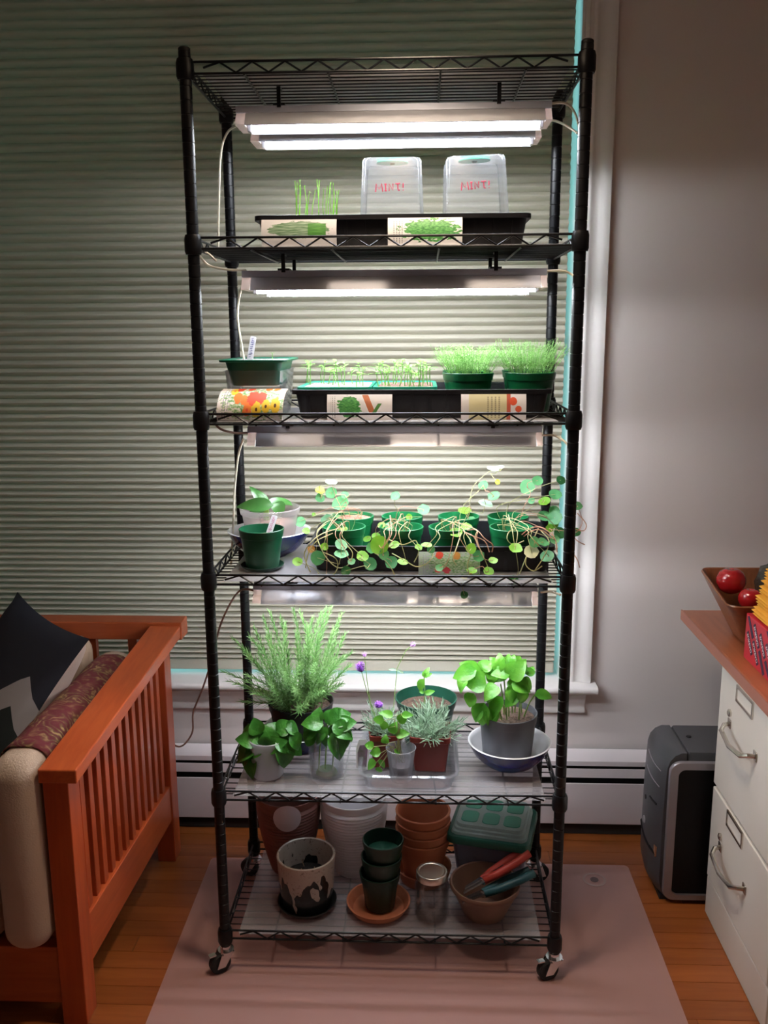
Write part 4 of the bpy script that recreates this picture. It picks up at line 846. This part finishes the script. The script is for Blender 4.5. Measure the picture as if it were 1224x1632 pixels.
# ================================================================ bottom shelf (spare pots)
z6 = ZD[5]
tp = thing('brown_ribbed_pot', (-.269, .286, z6), 'tall brown ribbed plant pot with a round white label', 'flower pot')
pot(tp, (-.269, .282, z6+.0008), .048, .082, .215, terra_p, ribs=22, rim=.004, rimh=.02, seg=40)
g_ = []
for i in range(13):
    row = []
    for j in range(13):
        u, v_ = i/6-1, j/6-1; du, dv = u*math.sqrt(1-v_*v_/2)*.036, v_*math.sqrt(1-u*u/2)*.036; zz = .186+dv; rr = .048+.034*math.sin(min(1, zz/.191)*math.pi/2*.98)+.0032; th = -math.pi/2+.10+du/rr
        row.append((-.269+rr*math.cos(th), .282+rr*math.sin(th), z6+zz))
    g_.append(row)
MB().grid(g_, False).build('sticker', M('pale_label', (.58,.50,.53), .6), tp)
wp = thing('white_ribbed_pot', (-.100, .282, z6), 'tall white ribbed plant pot on the bottom shelf', 'flower pot')
pot(wp, (-.100, .280, z6+.0008), .050, .086, .215, whitep, ribs=22, rim=.004, rimh=.02, seg=40)
# terracotta pots
def tcpot(label, c, r0, r1, h, grp=None, mt=terra, rimh=.03):
    o = thing('terracotta_pot', c, label, 'flower pot', grp); pot(o, c, r0, r1, h, mt, rim=.006, rimh=rimh, th=.005, seg=36); return o
tc = (.082, .245)
sa = thing('terracotta_saucer', (*tc, z6), 'deep terracotta saucer under the stack of terracotta pots', 'saucer', 'terracotta saucers'); dish(sa, (*tc, z6+.0008), .072, .036, terra, 'dish', .005)
ZT = z6+.006
for i, lb_ in enumerate(('lowest', 'second lowest', 'second highest', 'topmost')):
    tcpot('terracotta pot, %s in the nested terracotta stack' % lb_, (tc[0]-.003, tc[1]-.004, ZT+i*.0235), .046-.0, .070, .118, 'stacked terracotta pots', rimh=.022)
# green nested pots on a saucer
s2 = thing('terracotta_saucer', (-.029, .118, z6), 'terracotta saucer under the dark green plastic pots', 'saucer', 'terracotta saucers'); dish(s2, (-.029, .118, z6+.0008), .079, .022, terra, 'dish', .005)
for i, lb_ in enumerate(('lowest', 'middle', 'topmost')):
    o = thing('nested_green_pot', (-.025, .118, z6+.006+i*.043), '%s dark green plastic pot in the nested stack on the saucer' % lb_, 'flower pot', 'nested dark green pots')
    pot(o, (-.025+.004*i, .118, z6+.006+i*.043), .035, .050, .094, dgreenp, rim=.006, rimh=.022, seg=32)
    if i == 2: soil_disc(o, (-.017, .118, z6+.006+i*.043+.062), .043, M('pot_bottom_green', (.015,.10,.055), .5), 'inner_base')
# glazed ceramic pot
cp = thing('glazed_pot', (-.205, .125, z6), 'cream ceramic pot with dark dripping glaze on its saucer', 'flower pot')
mt, nt, b = new('drip_glaze'); tcn = node(nt, 'ShaderNodeTexCoord'); spz = node(nt, 'ShaderNodeSeparateXYZ'); nt.links.new(tcn.outputs['Object'], spz.inputs[0])
nz = node(nt, 'ShaderNodeTexNoise', Scale=36., Detail=1.5); mpz = node(nt, 'ShaderNodeMapping'); mpz.inputs['Scale'].default_value = (1, 1, .55); nt.links.new(tcn.outputs['Object'], mpz.inputs[0]); nt.links.new(mpz.outputs[0], nz.inputs['Vector'])
lim = mth(nt, 'MULTIPLY_ADD', mth(nt, 'SUBTRACT', nz.outputs[0], .5), .25, .064)
fac = mth(nt, 'LESS_THAN', spz.outputs[2], lim)
n2 = node(nt, 'ShaderNodeTexNoise', Scale=160.); nt.links.new(tcn.outputs['Object'], n2.inputs['Vector'])
nt.links.new(mixc(nt, fac, ramp(nt, n2.outputs[0], [(.28, (.22,.18,.15)), (.40, (.46,.40,.34))]), (.012,.016,.016)), b.inputs['Base Color']); b.inputs['Roughness'].default_value = .25
MB().lathe((-.205, .125, z6+.007), [(.001,0), (.056,0), (.060,.004), (.0665,.050), (.0695,.110), (.0715,.126), (.071,.131), (.0685,.133), (.0655,.131), (.0645,.120), (.061,.050), (.055,.008), (.001,.008)], 44).build('pot', mt, cp, 45)
dish(cp, (-.205, .125, z6+.0008), .074, .016, M('dark_glazed_saucer', (.014,.016,.016), .3)); soil_disc(cp, (-.205, .125, z6+.075), .061, M('black_soil', (.008,.007,.006), .9, c2=(.03,.025,.02), ns=90, bump=1))
for k in range(9):
    a = k*2.4; r_ = .05*math.sqrt((k+.5)/9); bx_ = Vector((-.205+r_*math.cos(a), .125+r_*math.sin(a), z6+.076)); MB().tube([bx_, bx_+Vector((rnd.uniform(-.006,.006), rnd.uniform(-.006,.006), rnd.uniform(.008,.024)))], .0012, 5).build('dry_stem', M('dry_stem', (.45,.30,.2), .8) if k == 0 else bpy.data.materials['dry_stem'], cp)
# glass jar with metal lid
mj = thing('mason_jar', (.100, .088, z6), 'empty clear mason jar with a silver lid', 'jar')
jar(mj, (.100, .090, z6+.0008), .041, .120, glass, .035)
MB().lathe((.100, .090, z6+.1195), [(.036,-.014), (.0372,-.014), (.0372,.001), (.036,.0025), (.034,.003), (.030,.0022), (.029,.0012), (.001,.0012)], 36, cap0=False).build('lid', M('tin_lid', (.70,.66,.58), .3, 1), mj, 40)
# brown bowl with pruners
bb = thing('brown_pot', (.228, .105, z6), 'squat brown clay pot holding two pruners', 'flower pot')
MB().lathe((.228, .108, z6+.0008), [(.001,0), (.046,0), (.050,.003), (.070,.048), (.078,.070), (.0835,.073), (.085,.080), (.083,.084), (.079,.083), (.076,.074), (.066,.048), (.046,.008), (.001,.007)], 40).build('body', brownp, bb, 45)
def pruner(label, c, rotz, tilt, hm, jaw, name='pruner'):
    o = thing(name, (0,0,0), label, 'pruner', 'garden pruners in the brown pot')
    for s_ in (-1, 1):
        pts = [(.0, s_*.004, 0), (.030, s_*.013, 0), (.075, s_*.017, 0), (.115, s_*.014, 0)]
        m_ = MB(); L = []
        for i, (x, y, z) in enumerate(pts):
            wd = (.006, .0085, .0085, .0065)[i]; L.append([(x, y-wd*math.cos(t*math.pi/4), .0075*math.sin(t*math.pi/4)) for t in range(8)])
        m_.loops(L).build('handle', hm, o, 50)
    MB().hexa([(-.05,-.002,-.0015),(.006,-.010,-.0015),(.006,.004,-.0015),(-.045,.006,-.0015),(-.05,-.002,.0015),(.006,-.010,.0015),(.006,.004,.0015),(-.045,.006,.0015)]).build('blade', jaw, o)
    MB().hexa([(-.042,.004,.002),(.006,-.004,.002),(.006,.010,.002),(-.035,.012,.002),(-.042,.004,.004),(.006,-.004,.004),(.006,.010,.004),(-.035,.012,.004)]).build('anvil', jaw, o)
    MB().lathe((0,0,-.006), [(.0065,0), (.0075,.002), (.0075,.010), (.0065,.012)], 16).build('pivot', chrome, o)
    MB().tube([(.022+.0012*k, .0035*math.cos(k*1.2), .0035*math.sin(k*1.2)) for k in range(30)], .0009, 4).build('spring', blackp, o)
    MB().box((.028,-.0055,-.003),(.058,.0055,.003)).build('spring_sleeve', blackp, o, bevel=.002)
    o.location = c; o.rotation_euler = (R(-22), tilt, rotz); o.scale = (1.12, 1.3, 1.3); return o
redh = M('red_grip', (.42,.035,.02), .5); tealh = M('teal_grip', (.008,.07,.085), .5)
pruner('red-handled pruners resting across the brown pot', (.222, .100, z6+.092), R(26), R(-20), redh, M('steel', (.5,.5,.5), .3, 1))
pruner('dark teal pruners lying under the red-handled pair in the brown pot', (.222, .070, z6+.078), R(20), R(-14), tealh, M('dark_steel', (.25,.25,.26), .3, 1))
# clear box with green-rimmed lid
RB = R(-13); bc = (.258, .262)
bx = thing('storage_box', (*bc, z6), 'clear plastic seed box stack with a green rimmed windowed lid', 'storage box')
def rl(prof, mt, name, sm=40, par=None): return MB().rloft((*bc, z6+.0008), prof, 4, RB).build(name, mt, par or bx, sm)
rl([(.150,.130,.014,0), (.155,.135,.016,.002), (.185,.165,.018,.128), (.188,.168,.018,.129), (.182,.162,.017,.130), (.150,.130,.014,.005)], CLEAR('bluish_clear_plastic', (.86,.88,.95), .26, (.48,.50,.60), .15, .4), 'box')
rl([(.140,.120,.014,.006), (.165,.145,.016,.075), (.10,.09,.02,.082)], M('dark_contents', (.03,.025,.03), .8), 'nested_tray')
rl([(.186,.166,.02,.131), (.210,.190,.022,.132), (.210,.190,.022,.146), (.204,.184,.02,.150), (.190,.170,.018,.151), (.190,.170,.018,.1315)], M('green_rim_plastic', (.006,.085,.055), .35), 'lid_rim')
lidp = CLEAR('milky_lid_plastic', (.80,.92,.90), .42, (.66,.78,.76), .25, .4)
lid = rl([(.188,.168,.018,.151), (.186,.166,.018,.158), (.178,.158,.018,.160), (.176,.156,.018,.166), (.168,.148,.018,.168), (.166,.146,.018,.176), (.02,.02,.008,.176)], lidp, 'lid_top', 40)
for i in range(3):
    for j in range(2):
        lx, ly = (i-1)*.053, (j-.5)*.066; X_ = bc[0]+lx*math.cos(RB)-ly*math.sin(RB); Y_ = bc[1]+lx*math.sin(RB)+ly*math.cos(RB)
        MB().rloft((X_, Y_, z6+.1772), [(.042,.054,.012,0), (.040,.052,.012,.0012)], 4, RB).build('window', M('lid_window_green', (.02,.20,.13), .4) if (i, j) == (0, 0) else bpy.data.materials['lid_window_green'], lid)

# ================================================================ sofa
sf = thing('mission_sofa', (-1.1, .15, 0), 'cherry wood slatted-arm sofa frame left of the rack', 'sofa')
def armz(y): return .602 + (y+.19)/.668*.079
MB().hexa([(-.702,-.192,.572),(-.622,-.192,.572),(-.584,.476,.648),(-.668,.476,.648),(-.702,-.192,.602),(-.622,-.192,.602),(-.584,.476,.681),(-.668,.476,.681)]).build('arm_rail', cherry_y, sf, None, bevel=.003)
MB().box((-.698,-.182,0),(-.645,-.125,.578)).build('front_leg', cherry_z, sf, None, bevel=.002)
MB().box((-.668,.425,0),(-.618,.482,.645)).build('rear_leg', cherry_z, sf, None, bevel=.002)
MB().hexa([(-.676,-.125,.115),(-.646,-.125,.115),(-.622,.425,.128),(-.652,.425,.128),(-.676,-.125,.228),(-.646,-.125,.228),(-.622,.425,.232),(-.652,.425,.232)]).build('lower_rail', cherry_y, sf, None, bevel=.002)
for k in range(12):
    f = (k+.5)/12; y = -.118 + .535*f; xc = -.661+.024*f
    MB().box((xc-.008, y-.012, .228+.004*f), (xc+.008, y+.012, armz(y)-.029)).build('slat', cherry_z, sf, None, bevel=.0015)
MB().box((-1.75,.4765,.640),(-.581,.540,.690)).build('back_rail', cherry_x, sf, None, bevel=.003)
MB().box((-1.75,.49,.20),(-.67,.525,.30)).build('back_lower_rail', cherry_x, sf, None, bevel=.002)
for k in range(9): MB().box((-.74-.115*k,.50,.30),(-.715-.115*k,.518,.641)).build('back_slat', cherry_z, sf, None)
MB().box((-1.75,-.178,.05),(-.699,-.145,.185)).build('seat_rail', cherry_x, sf, None, bevel=.002)
MB().box((-1.75,-.144,.15),(-.70,.47,.185)).build('seat_platform', cherry_x, sf, None)
MB().box((-1.75,.425,0),(-1.70,.474,.20)).box((-1.75,-.178,0),(-1.70,-.125,.05)).build('end_leg', cherry_z, sf, None)
def cushion(name, label, a, b, r_, mt, cat='cushion', puff=.0):
    (x0,y0,z0),(x1,y1,z1) = a, b; c = ((x0+x1)/2, (y0+y1)/2, z0); w_, d_, h = x1-x0, y1-y0, z1-z0; pr = []
    for k in range(7): t = k/6*math.pi/2; pr.append((w_-2*r_*(1-math.sin(t)), d_-2*r_*(1-math.sin(t)), r_*(.35+.65*math.sin(t)), r_*(1-math.cos(t))))
    for k in range(7): t = k/6*math.pi/2; pr.append((w_-2*r_*(1-math.cos(t)), d_-2*r_*(1-math.cos(t)), r_*(.35+.65*math.cos(t)), h-r_+r_*math.sin(t)))
    return tag(MB().rloft(c, pr, 6).build(name, mt, None, 60, loc=c), label, cat)
cushion('seat_cushion', 'beige canvas seat cushion of the sofa below the pillow', (-1.70,-.20,.186), (-.812,.30,.40), .05, fabw)
cushion('arm_cushion', 'thick beige bolster cushion standing along the sofa arm', (-.806,-.215,.188), (-.706,.47,.622), .042, fabw)
cushion('back_cushion', 'tan back cushion in the corner behind the navy pillow', (-1.70,.388,.405), (-.815,.468,.668), .045, fabt)
mt, nt, b = new('paisley_cloth'); v = coords(nt, (1,1,1)); vo = node(nt, 'ShaderNodeTexVoronoi', Scale=15.); nz = node(nt, 'ShaderNodeTexNoise', Scale=10., Detail=3.); nt.links.new(v, nz.inputs['Vector'])
wv_ = mixc(nt, .16, v, nz.outputs[1]); nt.links.new(wv_, vo.inputs['Vector'])
rg = mth(nt, 'SINE', mth(nt, 'MULTIPLY', vo.outputs[0], 30.)); nf = node(nt, 'ShaderNodeTexNoise', Scale=55., Detail=4.); nt.links.new(v, nf.inputs['Vector'])
cc = ramp(nt, mth(nt, 'MULTIPLY_ADD', rg, .22, nf.outputs[0]), [(.25,(.11,.012,.018)), (.48,(.12,.03,.028)), (.64,(.13,.075,.03)), (.84,(.34,.23,.10))])
cbig = node(nt, 'ShaderNodeTexNoise', Scale=11.); nt.links.new(v, cbig.inputs['Vector'])
nt.links.new(mixc(nt, ramp(nt, cbig.outputs[0], [(.42,(0,0,0)), (.58,(1,1,1))]), cc, mixc(nt, .6, cc, (.16,.018,.030))), b.inputs['Base Color']); b.inputs['Roughness'].default_value = .9
xs = [(-.8115,.45), (-.8115,.578)] + [(-.8115+.046*(1-math.cos(t*math.pi/12)), .578+.050*math.sin(t*math.pi/12)) for t in range(1,7)] + [(-.746,.628)] + [(-.746+.0465*math.sin(t*math.pi/12), .580+.048*math.cos(t*math.pi/12)) for t in range(1,7)] + [(-.6995,.50)]
gr = [[(x, y+.004*math.sin(x*60), z+.0012*math.sin(y*40+x*30)) for x, z in xs] for y in [-.135+.535*k/24 for k in range(25)]]
pc = MB().grid(gr, False).build('paisley_throw', mt, None, 60, loc=(-.78,.1,.62)); sm_ = pc.modifiers.new('thick', 'SOLIDIFY'); sm_.thickness = .003; sm_.offset = 1
tag(pc, 'maroon and gold paisley cloth draped over the sofa arm cushion', 'throw')
# chevron pillow
A_, B_, D_ = Vector((-1.0162,.4525,.7824)), Vector((-.7219,.184,.747)), Vector((-.9085,.0208,.4331))
ui, vi = (A_-B_), (D_-B_); nn = ui.cross(vi).normalized()
pw = thing('chevron_pillow', (B_+A_+D_+(A_+D_-B_))/4, 'navy throw pillow with grey and green chevrons leaning in the sofa corner', 'pillow')
mt, nt, b = new('chevron_fabric'); tcn = node(nt, 'ShaderNodeTexCoord'); sp = node(nt, 'ShaderNodeSeparateXYZ'); nt.links.new(tcn.outputs['UV'], sp.inputs[0])
tri = mth(nt, 'ABSOLUTE', mth(nt, 'SUBTRACT', mth(nt, 'FRACT', mth(nt, 'DIVIDE', mth(nt, 'ADD', sp.outputs[0], .06-.238+.4775*.5+.4775), .4775)), .5))
bd = mth(nt, 'ADD', mth(nt, 'MULTIPLY_ADD', tri, .38, .36), mth(nt, 'MULTIPLY', mth(nt, 'GREATER_THAN', sp.outputs[0], .238), mth(nt, 'MULTIPLY', mth(nt, 'SUBTRACT', sp.outputs[0], .238), .25)))
dv = mth(nt, 'SUBTRACT', sp.outputs[1], bd)
nt.links.new(ramp(nt, mth(nt, 'ADD', dv, .3), [(0,(.010,.012,.022)), (.30,(.36,.35,.37)), (.50,(.014,.022,.022))], True), b.inputs['Base Color']); b.inputs['Roughness'].default_value = .85; chev = mt
def pil(sgn, off):
    N = 18; g = []
    for i in range(N+1):
        row = []
        for j in range(N+1):
            s_, t = i/N, j/N; e = (4*s_*(1-s_))**.45*(4*t*(1-t))**.45; pin = .045
            s2 = s_ + (s_-.5)*(-pin)*4*t*(1-t)*2*abs(2*s_-1)**2; t2 = t + (t-.5)*(-pin)*4*s_*(1-s_)*2*abs(2*t-1)**2
            row.append(B_ + ui*s2 + vi*t2 + nn*sgn*(.046 if sgn > 0 else .095)*e)
        g.append(row)
    m_ = MB().grid(g)
    if sgn < 0: m_.f = [f[::-1] for f in m_.f]
    return m_
pil(1, 0).build('front_panel', chev, pw, 80); pil(-1, 0).build('back_panel', ivory, pw, 80)

# ================================================================ right side
def cabinet(y0, y1, label):
    o = thing('file_cabinet', (1.1, (y0+y1)/2, 0), label, 'file cabinet', 'cream file cabinets under the desktop')
    MB().box((.813,y0,.0),(1.42,y1,.689)).build('body', cabm, o, None, bevel=.003)
    MB().box((.803,y0+.002,.002),(.8125,y1-.002,.104)).build('kick_plate', cabm, o, None, bevel=.002)
    for z0, z1, hz, lz in ((.364,.684,.553,.648), (.110,.354,.232,.334)):
        d = MB().box((.800,y0+.006,z0),(.8125,y1-.006,z1)).build('drawer', cabm, o, None, bevel=.003); c = (y0+y1)/2+.036
        ya, yb = c-.083, c+.083
        MB().tube([(.798,yb,hz+.004),(.785,yb-.004,hz+.003),(.774,yb-.018,hz-.004),(.770,(ya+yb)/2,hz-.012),(.774,ya+.018,hz-.004),(.785,ya+.004,hz+.003),(.798,ya,hz+.004)], .0055, 8).build('handle', nickel, d)
        for yy in (ya, yb): MB().box((.797,yy-.010,hz-.006),(.7998,yy+.010,hz+.016)).build('handle_plate', nickel, d, bevel=.002)
        la_, lb2 = c-.052, c+.052; f_ = MB(); q = .006
        f_.box((.7965,la_,lz-.020),(.7998,lb2,lz-.020+q)).box((.7965,la_,lz+.020-q),(.7998,lb2,lz+.020)).box((.7965,la_,lz-.020+q),(.7998,la_+q,lz+.020-q)).box((.7965,lb2-q,lz-.020+q),(.7998,lb2,lz+.020-q))
        f_.build('label_holder', nickel, d); MB().box((.7988,la_+q,lz-.020+q),(.7999,lb2-q,lz+.020-q)).build('label_card', cabm, d)
        MB().lathe((.7998, yb+.002, hz+.030), [(.009,0), (.009,.004), (.006,.006)], 16, (-1,0,0)).build('latch', nickel, d)
cabinet(-.158, .255, 'cream two-drawer metal file cabinet beside the computer tower')
cabinet(-.575, -.162, 'second cream file cabinet nearer the camera, at the right edge')
dk = thing('desktop', (1.2, -.2, .69), 'reddish wood desktop lying across the file cabinets', 'desktop')
MB().box((.787,-1.0,.6895),(1.75,.548,.715)).build('board', deskw, dk, None, bevel=.003)
MB().box((.783,-1.0,.6885),(.787,.548,.7155)).build('edge_band', M('edge_veneer', (.33,.12,.075), .4), dk, None)
# computer tower
pcx = thing('computer_tower', (.90, .375, 0), 'dark grey and silver computer tower standing by the file cabinet', 'computer')
def fx(y, z): t = (y-.375)/.088; return .676 + .020*t*t*(1 if t < 0 else .5) + .012*max(0, (z-.2)/.2)**2*.5
def tower_ring(x_in, y0, y1, n=8):
    pass
sec = []
zs_ = [.012, .03, .06, .10, .16, .22, .28, .34, .375, .395, .410, .418]
ys_ = [.292, .305, .325, .35, .375, .40, .425, .445, .458]
gr = []
for i, zv in enumerate(zs_):
    rnd_top = 0 if zv < .375 else .040*(1-math.sqrt(max(0, 1-((zv-.375)/.044)**2)))
    low = .03*max(0, (.06-zv)/.06)**2
    gr.append([(fx(y, zv)+rnd_top+low, y, zv) for y in ys_])
bz = MB().grid(gr, False); bz.f = [f[::-1] for f in bz.f]
n0 = len(bz.v)
for i in range(len(zs_)):
    bz.v += [Vector((.745, .292, zs_[i])), Vector((.745, .458, zs_[i]))]
w9 = len(ys_)
for i in range(len(zs_)-1):
    bz.f += [(i*w9, n0+2*i, n0+2*i+2, (i+1)*w9), (i*w9+w9-1, (i+1)*w9+w9-1, n0+2*i+3, n0+2*i+1)]
bz.f.append(tuple((len(zs_)-1)*w9+j for j in range(w9)) + (n0+2*len(zs_)-1, n0+2*len(zs_)-2)); bz.f.append(tuple(range(w9-1,-1,-1)) + (n0, n0+1))
bz.build('front_bezel', pcgrey, pcx, 40)
MB().rloft((.949, .375, .012), [(.405,.165,.008,0), (.405,.165,.008,.400), (.399,.159,.008,.407)], 3).build('case', pcgrey, pcx, 40)
fr = MB(); 
def rr2(x0, x1, z0, z1, r_, seg=6):
    out = []
    for k, (cx_, cz_) in enumerate(((x1-r_, z1-r_), (x0+r_, z1-r_), (x0+r_, z0+r_), (x1-r_, z0+r_))):
        for j in range(seg+1): t = (k+j/seg)*math.pi/2; out.append((cx_+r_*math.cos(t), cz_+r_*math.sin(t)))
    return out
o1, o2 = rr2(.702,1.150,.010,.398,.028), rr2(.724,1.140,.026,.378,.018)
fr.loops([[(x, .2915, z) for x, z in o1], [(x, .284, z) for x, z in o1], [(x*.99+.009, .281, z*.99+.002) for x, z in o1], [(x, .281, z) for x, z in o2], [(x, .289, z) for x, z in o2]], False, False).build('side_frame', pcsil, pcx, 40)
MB().loops([[(x, .2905, z) for x, z in o2], [(x, .2885, z) for x, z in o2]]).build('side_panel', pcblk, pcx, 40)
for zv in (.366, .322): MB().tube([(fx(y, zv)-.0005, y, zv-.009*(.40-y)/.08) for y in (.415,.40,.38,.36,.34,.315)], .0014, 5).build('drive_slot_trim', pcsil, pcx)
MB().tube([(fx(y, .25)-.0003, y, .262-.02*(.38-y)) for y in (.36,.34,.32)], .003, 5).build('card_slot', pcblk, pcx)
MB().lathe((fx(.40,.175)+.002, .40, .172), [(.010,0), (.010,.004), (.006,.006)], 18, (-1,0,0)).build('power_button', M('button_silver', (.5,.5,.52), .3, .6), pcx)
MB().lathe((fx(.40,.24)+.001, .40, .238), [(.006,0), (.006,.003)], 14, (-1,0,0)).build('port', pcblk, pcx)
MB().box((fx(.315,.13)-.0018,.308,.118),(fx(.315,.13)+.004,.326,.146)).build('sticker', M('orange_sticker', (.42,.20,.10), .5), pcx)
MB().tube([(fx(y, .1)+.002, y, .135-.10*(.45-y)) for y in (.457,.43,.40,.37,.34,.31)], .006, 6).build('grille_groove', pcblk, pcx)
MB().lathe((.775,.385,.4192), [(.007,0), (.006,.002), (.001,.0022)], 16).build('top_button', pcblk, pcx)
MB().box((.70,.30,.0),(1.14,.45,.012)).build('base', rubber, pcx)
# wooden bowl, tomatoes, red box, mailers
zt = .7152
wb_ = thing('wooden_bowl', (.912, .312, zt), 'dark wooden square bowl of tomatoes on the desk end', 'bowl')
wbm = MB().rloft((.912,.312,zt+.0008), [(.110,.110,.03,0), (.116,.116,.03,.003), (.170,.170,.03,.060), (.226,.226,.028,.120), (.252,.238,.026,.146), (.248,.234,.026,.151), (.240,.226,.024,.149), (.212,.212,.026,.122), (.156,.156,.03,.064), (.10,.10,.03,.012)], 5)
for v_ in wbm.v:
    zr = (v_.z-zt)/.15; f_ = min(1, max(0, (.425-v_.y)/.22)); v_.z -= .030*f_*f_*(3-2*f_)*zr*zr
wbm.build('body', bowlw, wb_, 40)
def tom(c, r_, label):
    o = thing('tomato', c, label, 'tomato', 'tomatoes in the wooden bowl')
    MB().lathe(c, [(.001,-r_*.88), (r_*.45,-r_*.82), (r_*.8,-r_*.58), (r_*.98,-.1*r_), (r_*.97,.25*r_), (r_*.78,.62*r_), (r_*.5,.82*r_), (r_*.2,.84*r_), (.001,.78*r_)], 28).build('fruit', tomato, o, 80)
    m_ = MB()
    for k in range(5): a = k*1.257; m_.leaf((c[0], c[1], c[2]+.80*r_), (math.cos(a), math.sin(a), .1), (0,0,1), r_*.5, r_*.15, .5, 0, 3, 'lance')
    m_.build('calyx', basilg, o, 60)
c1 = at(1165,926,.335); c2_ = at(1193,955,.275)
tom((c1.x, .335, c1.z), .036, 'larger red tomato on top in the wooden bowl'); tom((c2_.x+.004, .275, c2_.z), .029, 'smaller red tomato lower down beside the yellow mailers')
pbag = MB(); bc2 = Vector((.955,.355,zt+.125)); L = []
for i in range(9):
    ph = i/8*math.pi; L.append([bc2 + Vector((.050*math.sin(ph)*math.cos(t*math.pi/8), .055*math.sin(ph)*math.sin(t*math.pi/8), -.06*math.cos(ph)))*(1+rnd.uniform(-.16,.16)) for t in range(16)])
tag(pbag.loops(L).build('plastic_bag', CLEAR('crinkled_bag', (.75,.78,.76), .35, (.22,.24,.22), .15, .7), None, 30, loc=bc2), 'crinkled grey plastic bag lying in the wooden bowl behind the tomatoes', 'plastic bag')
rbx = thing('red_box', (.95, .02, zt), 'red cardboard box printed with dark lettered labels on the desk', 'box')
X0, Y1, Y0 = .826, .188, -.13; ZB = zt+.108
MB().box((X0,Y0,zt+.0006),(1.08,Y1,ZB)).build('carton', M('red_card', (.46,.012,.025), .5), rbx, None, bevel=.002)
for r_ in range(-3, 7):
    for c_ in range(-3, 7):
        # label strips running down and towards the camera, staggered like bricks
        d = Vector((0, -.62, -.78)).normalized(); e = Vector((0, -.78, .62)).normalized()
        ctr = Vector((X0-.0004, .155, zt+.085)) + e*(c_*.0235) + d*(r_*.062 + (c_ % 2)*.031)
        if not (Y0+.01 < ctr.y < Y1-.006 and zt+.012 < ctr.z < ZB-.010): continue
        ext = [ctr + d*a + e*b_ for a, b_ in ((-.028,-.0062),(.028,-.0062),(.028,.0062),(-.028,.0062))]
        ext = [Vector((p.x, min(max(p.y, Y0), Y1), min(max(p.z, zt+.002), ZB-.001))) for p in ext]
        lo = MB().loops([[p + Vector((.0003,0,0)) for p in ext], [p - Vector((.0004,0,0)) for p in ext]]).build('label_strip', inkdk, rbx, None)
        if min(ext, key=lambda p: p.z).z > zt+.003 and max(ext, key=lambda p: p.z).z < ZB-.002:
            text_mesh('lettering', 'SUREAD', .0128, white, lo, frame(ctr - Vector((.0007,0,0)), d, -e))
ORD = 'first second third fourth fifth sixth seventh eighth ninth tenth eleventh twelfth thirteenth fourteenth fifteenth sixteenth seventeenth'.split()
for k in range(17):
    zc = ZB+.0012+k*.0072; sh_ = rnd.uniform(-.006,.006)+.0016*k; yb = Y1-.006-rnd.uniform(0,.010)-.0008*k
    o = thing('padded_mailer', (.95+sh_, .02, zc), ('yellow padded mailer lying directly on the red box' if k == 0 else 'topmost yellow padded mailer of the stack on the red box' if k == 16 else 'yellow padded mailer, %s up from the red box in its stack' % ORD[k]), 'mailer', 'stacked yellow mailers')
    MB().rloft((.955+sh_, (yb-.16)/2, zc), [(.236,yb+.15,.003,.0006), (.250,yb+.16,.004,.0030), (.250,yb+.16,.004,.0038), (.236,yb+.15,.003,.0066)], 2).build('envelope', yellow, o, 50)
    MB().box((.955+sh_-.123,-.155,zc+.0066),(.955+sh_-.06,yb-.012,zc+.0070)).build('flap', yellow, o, None)
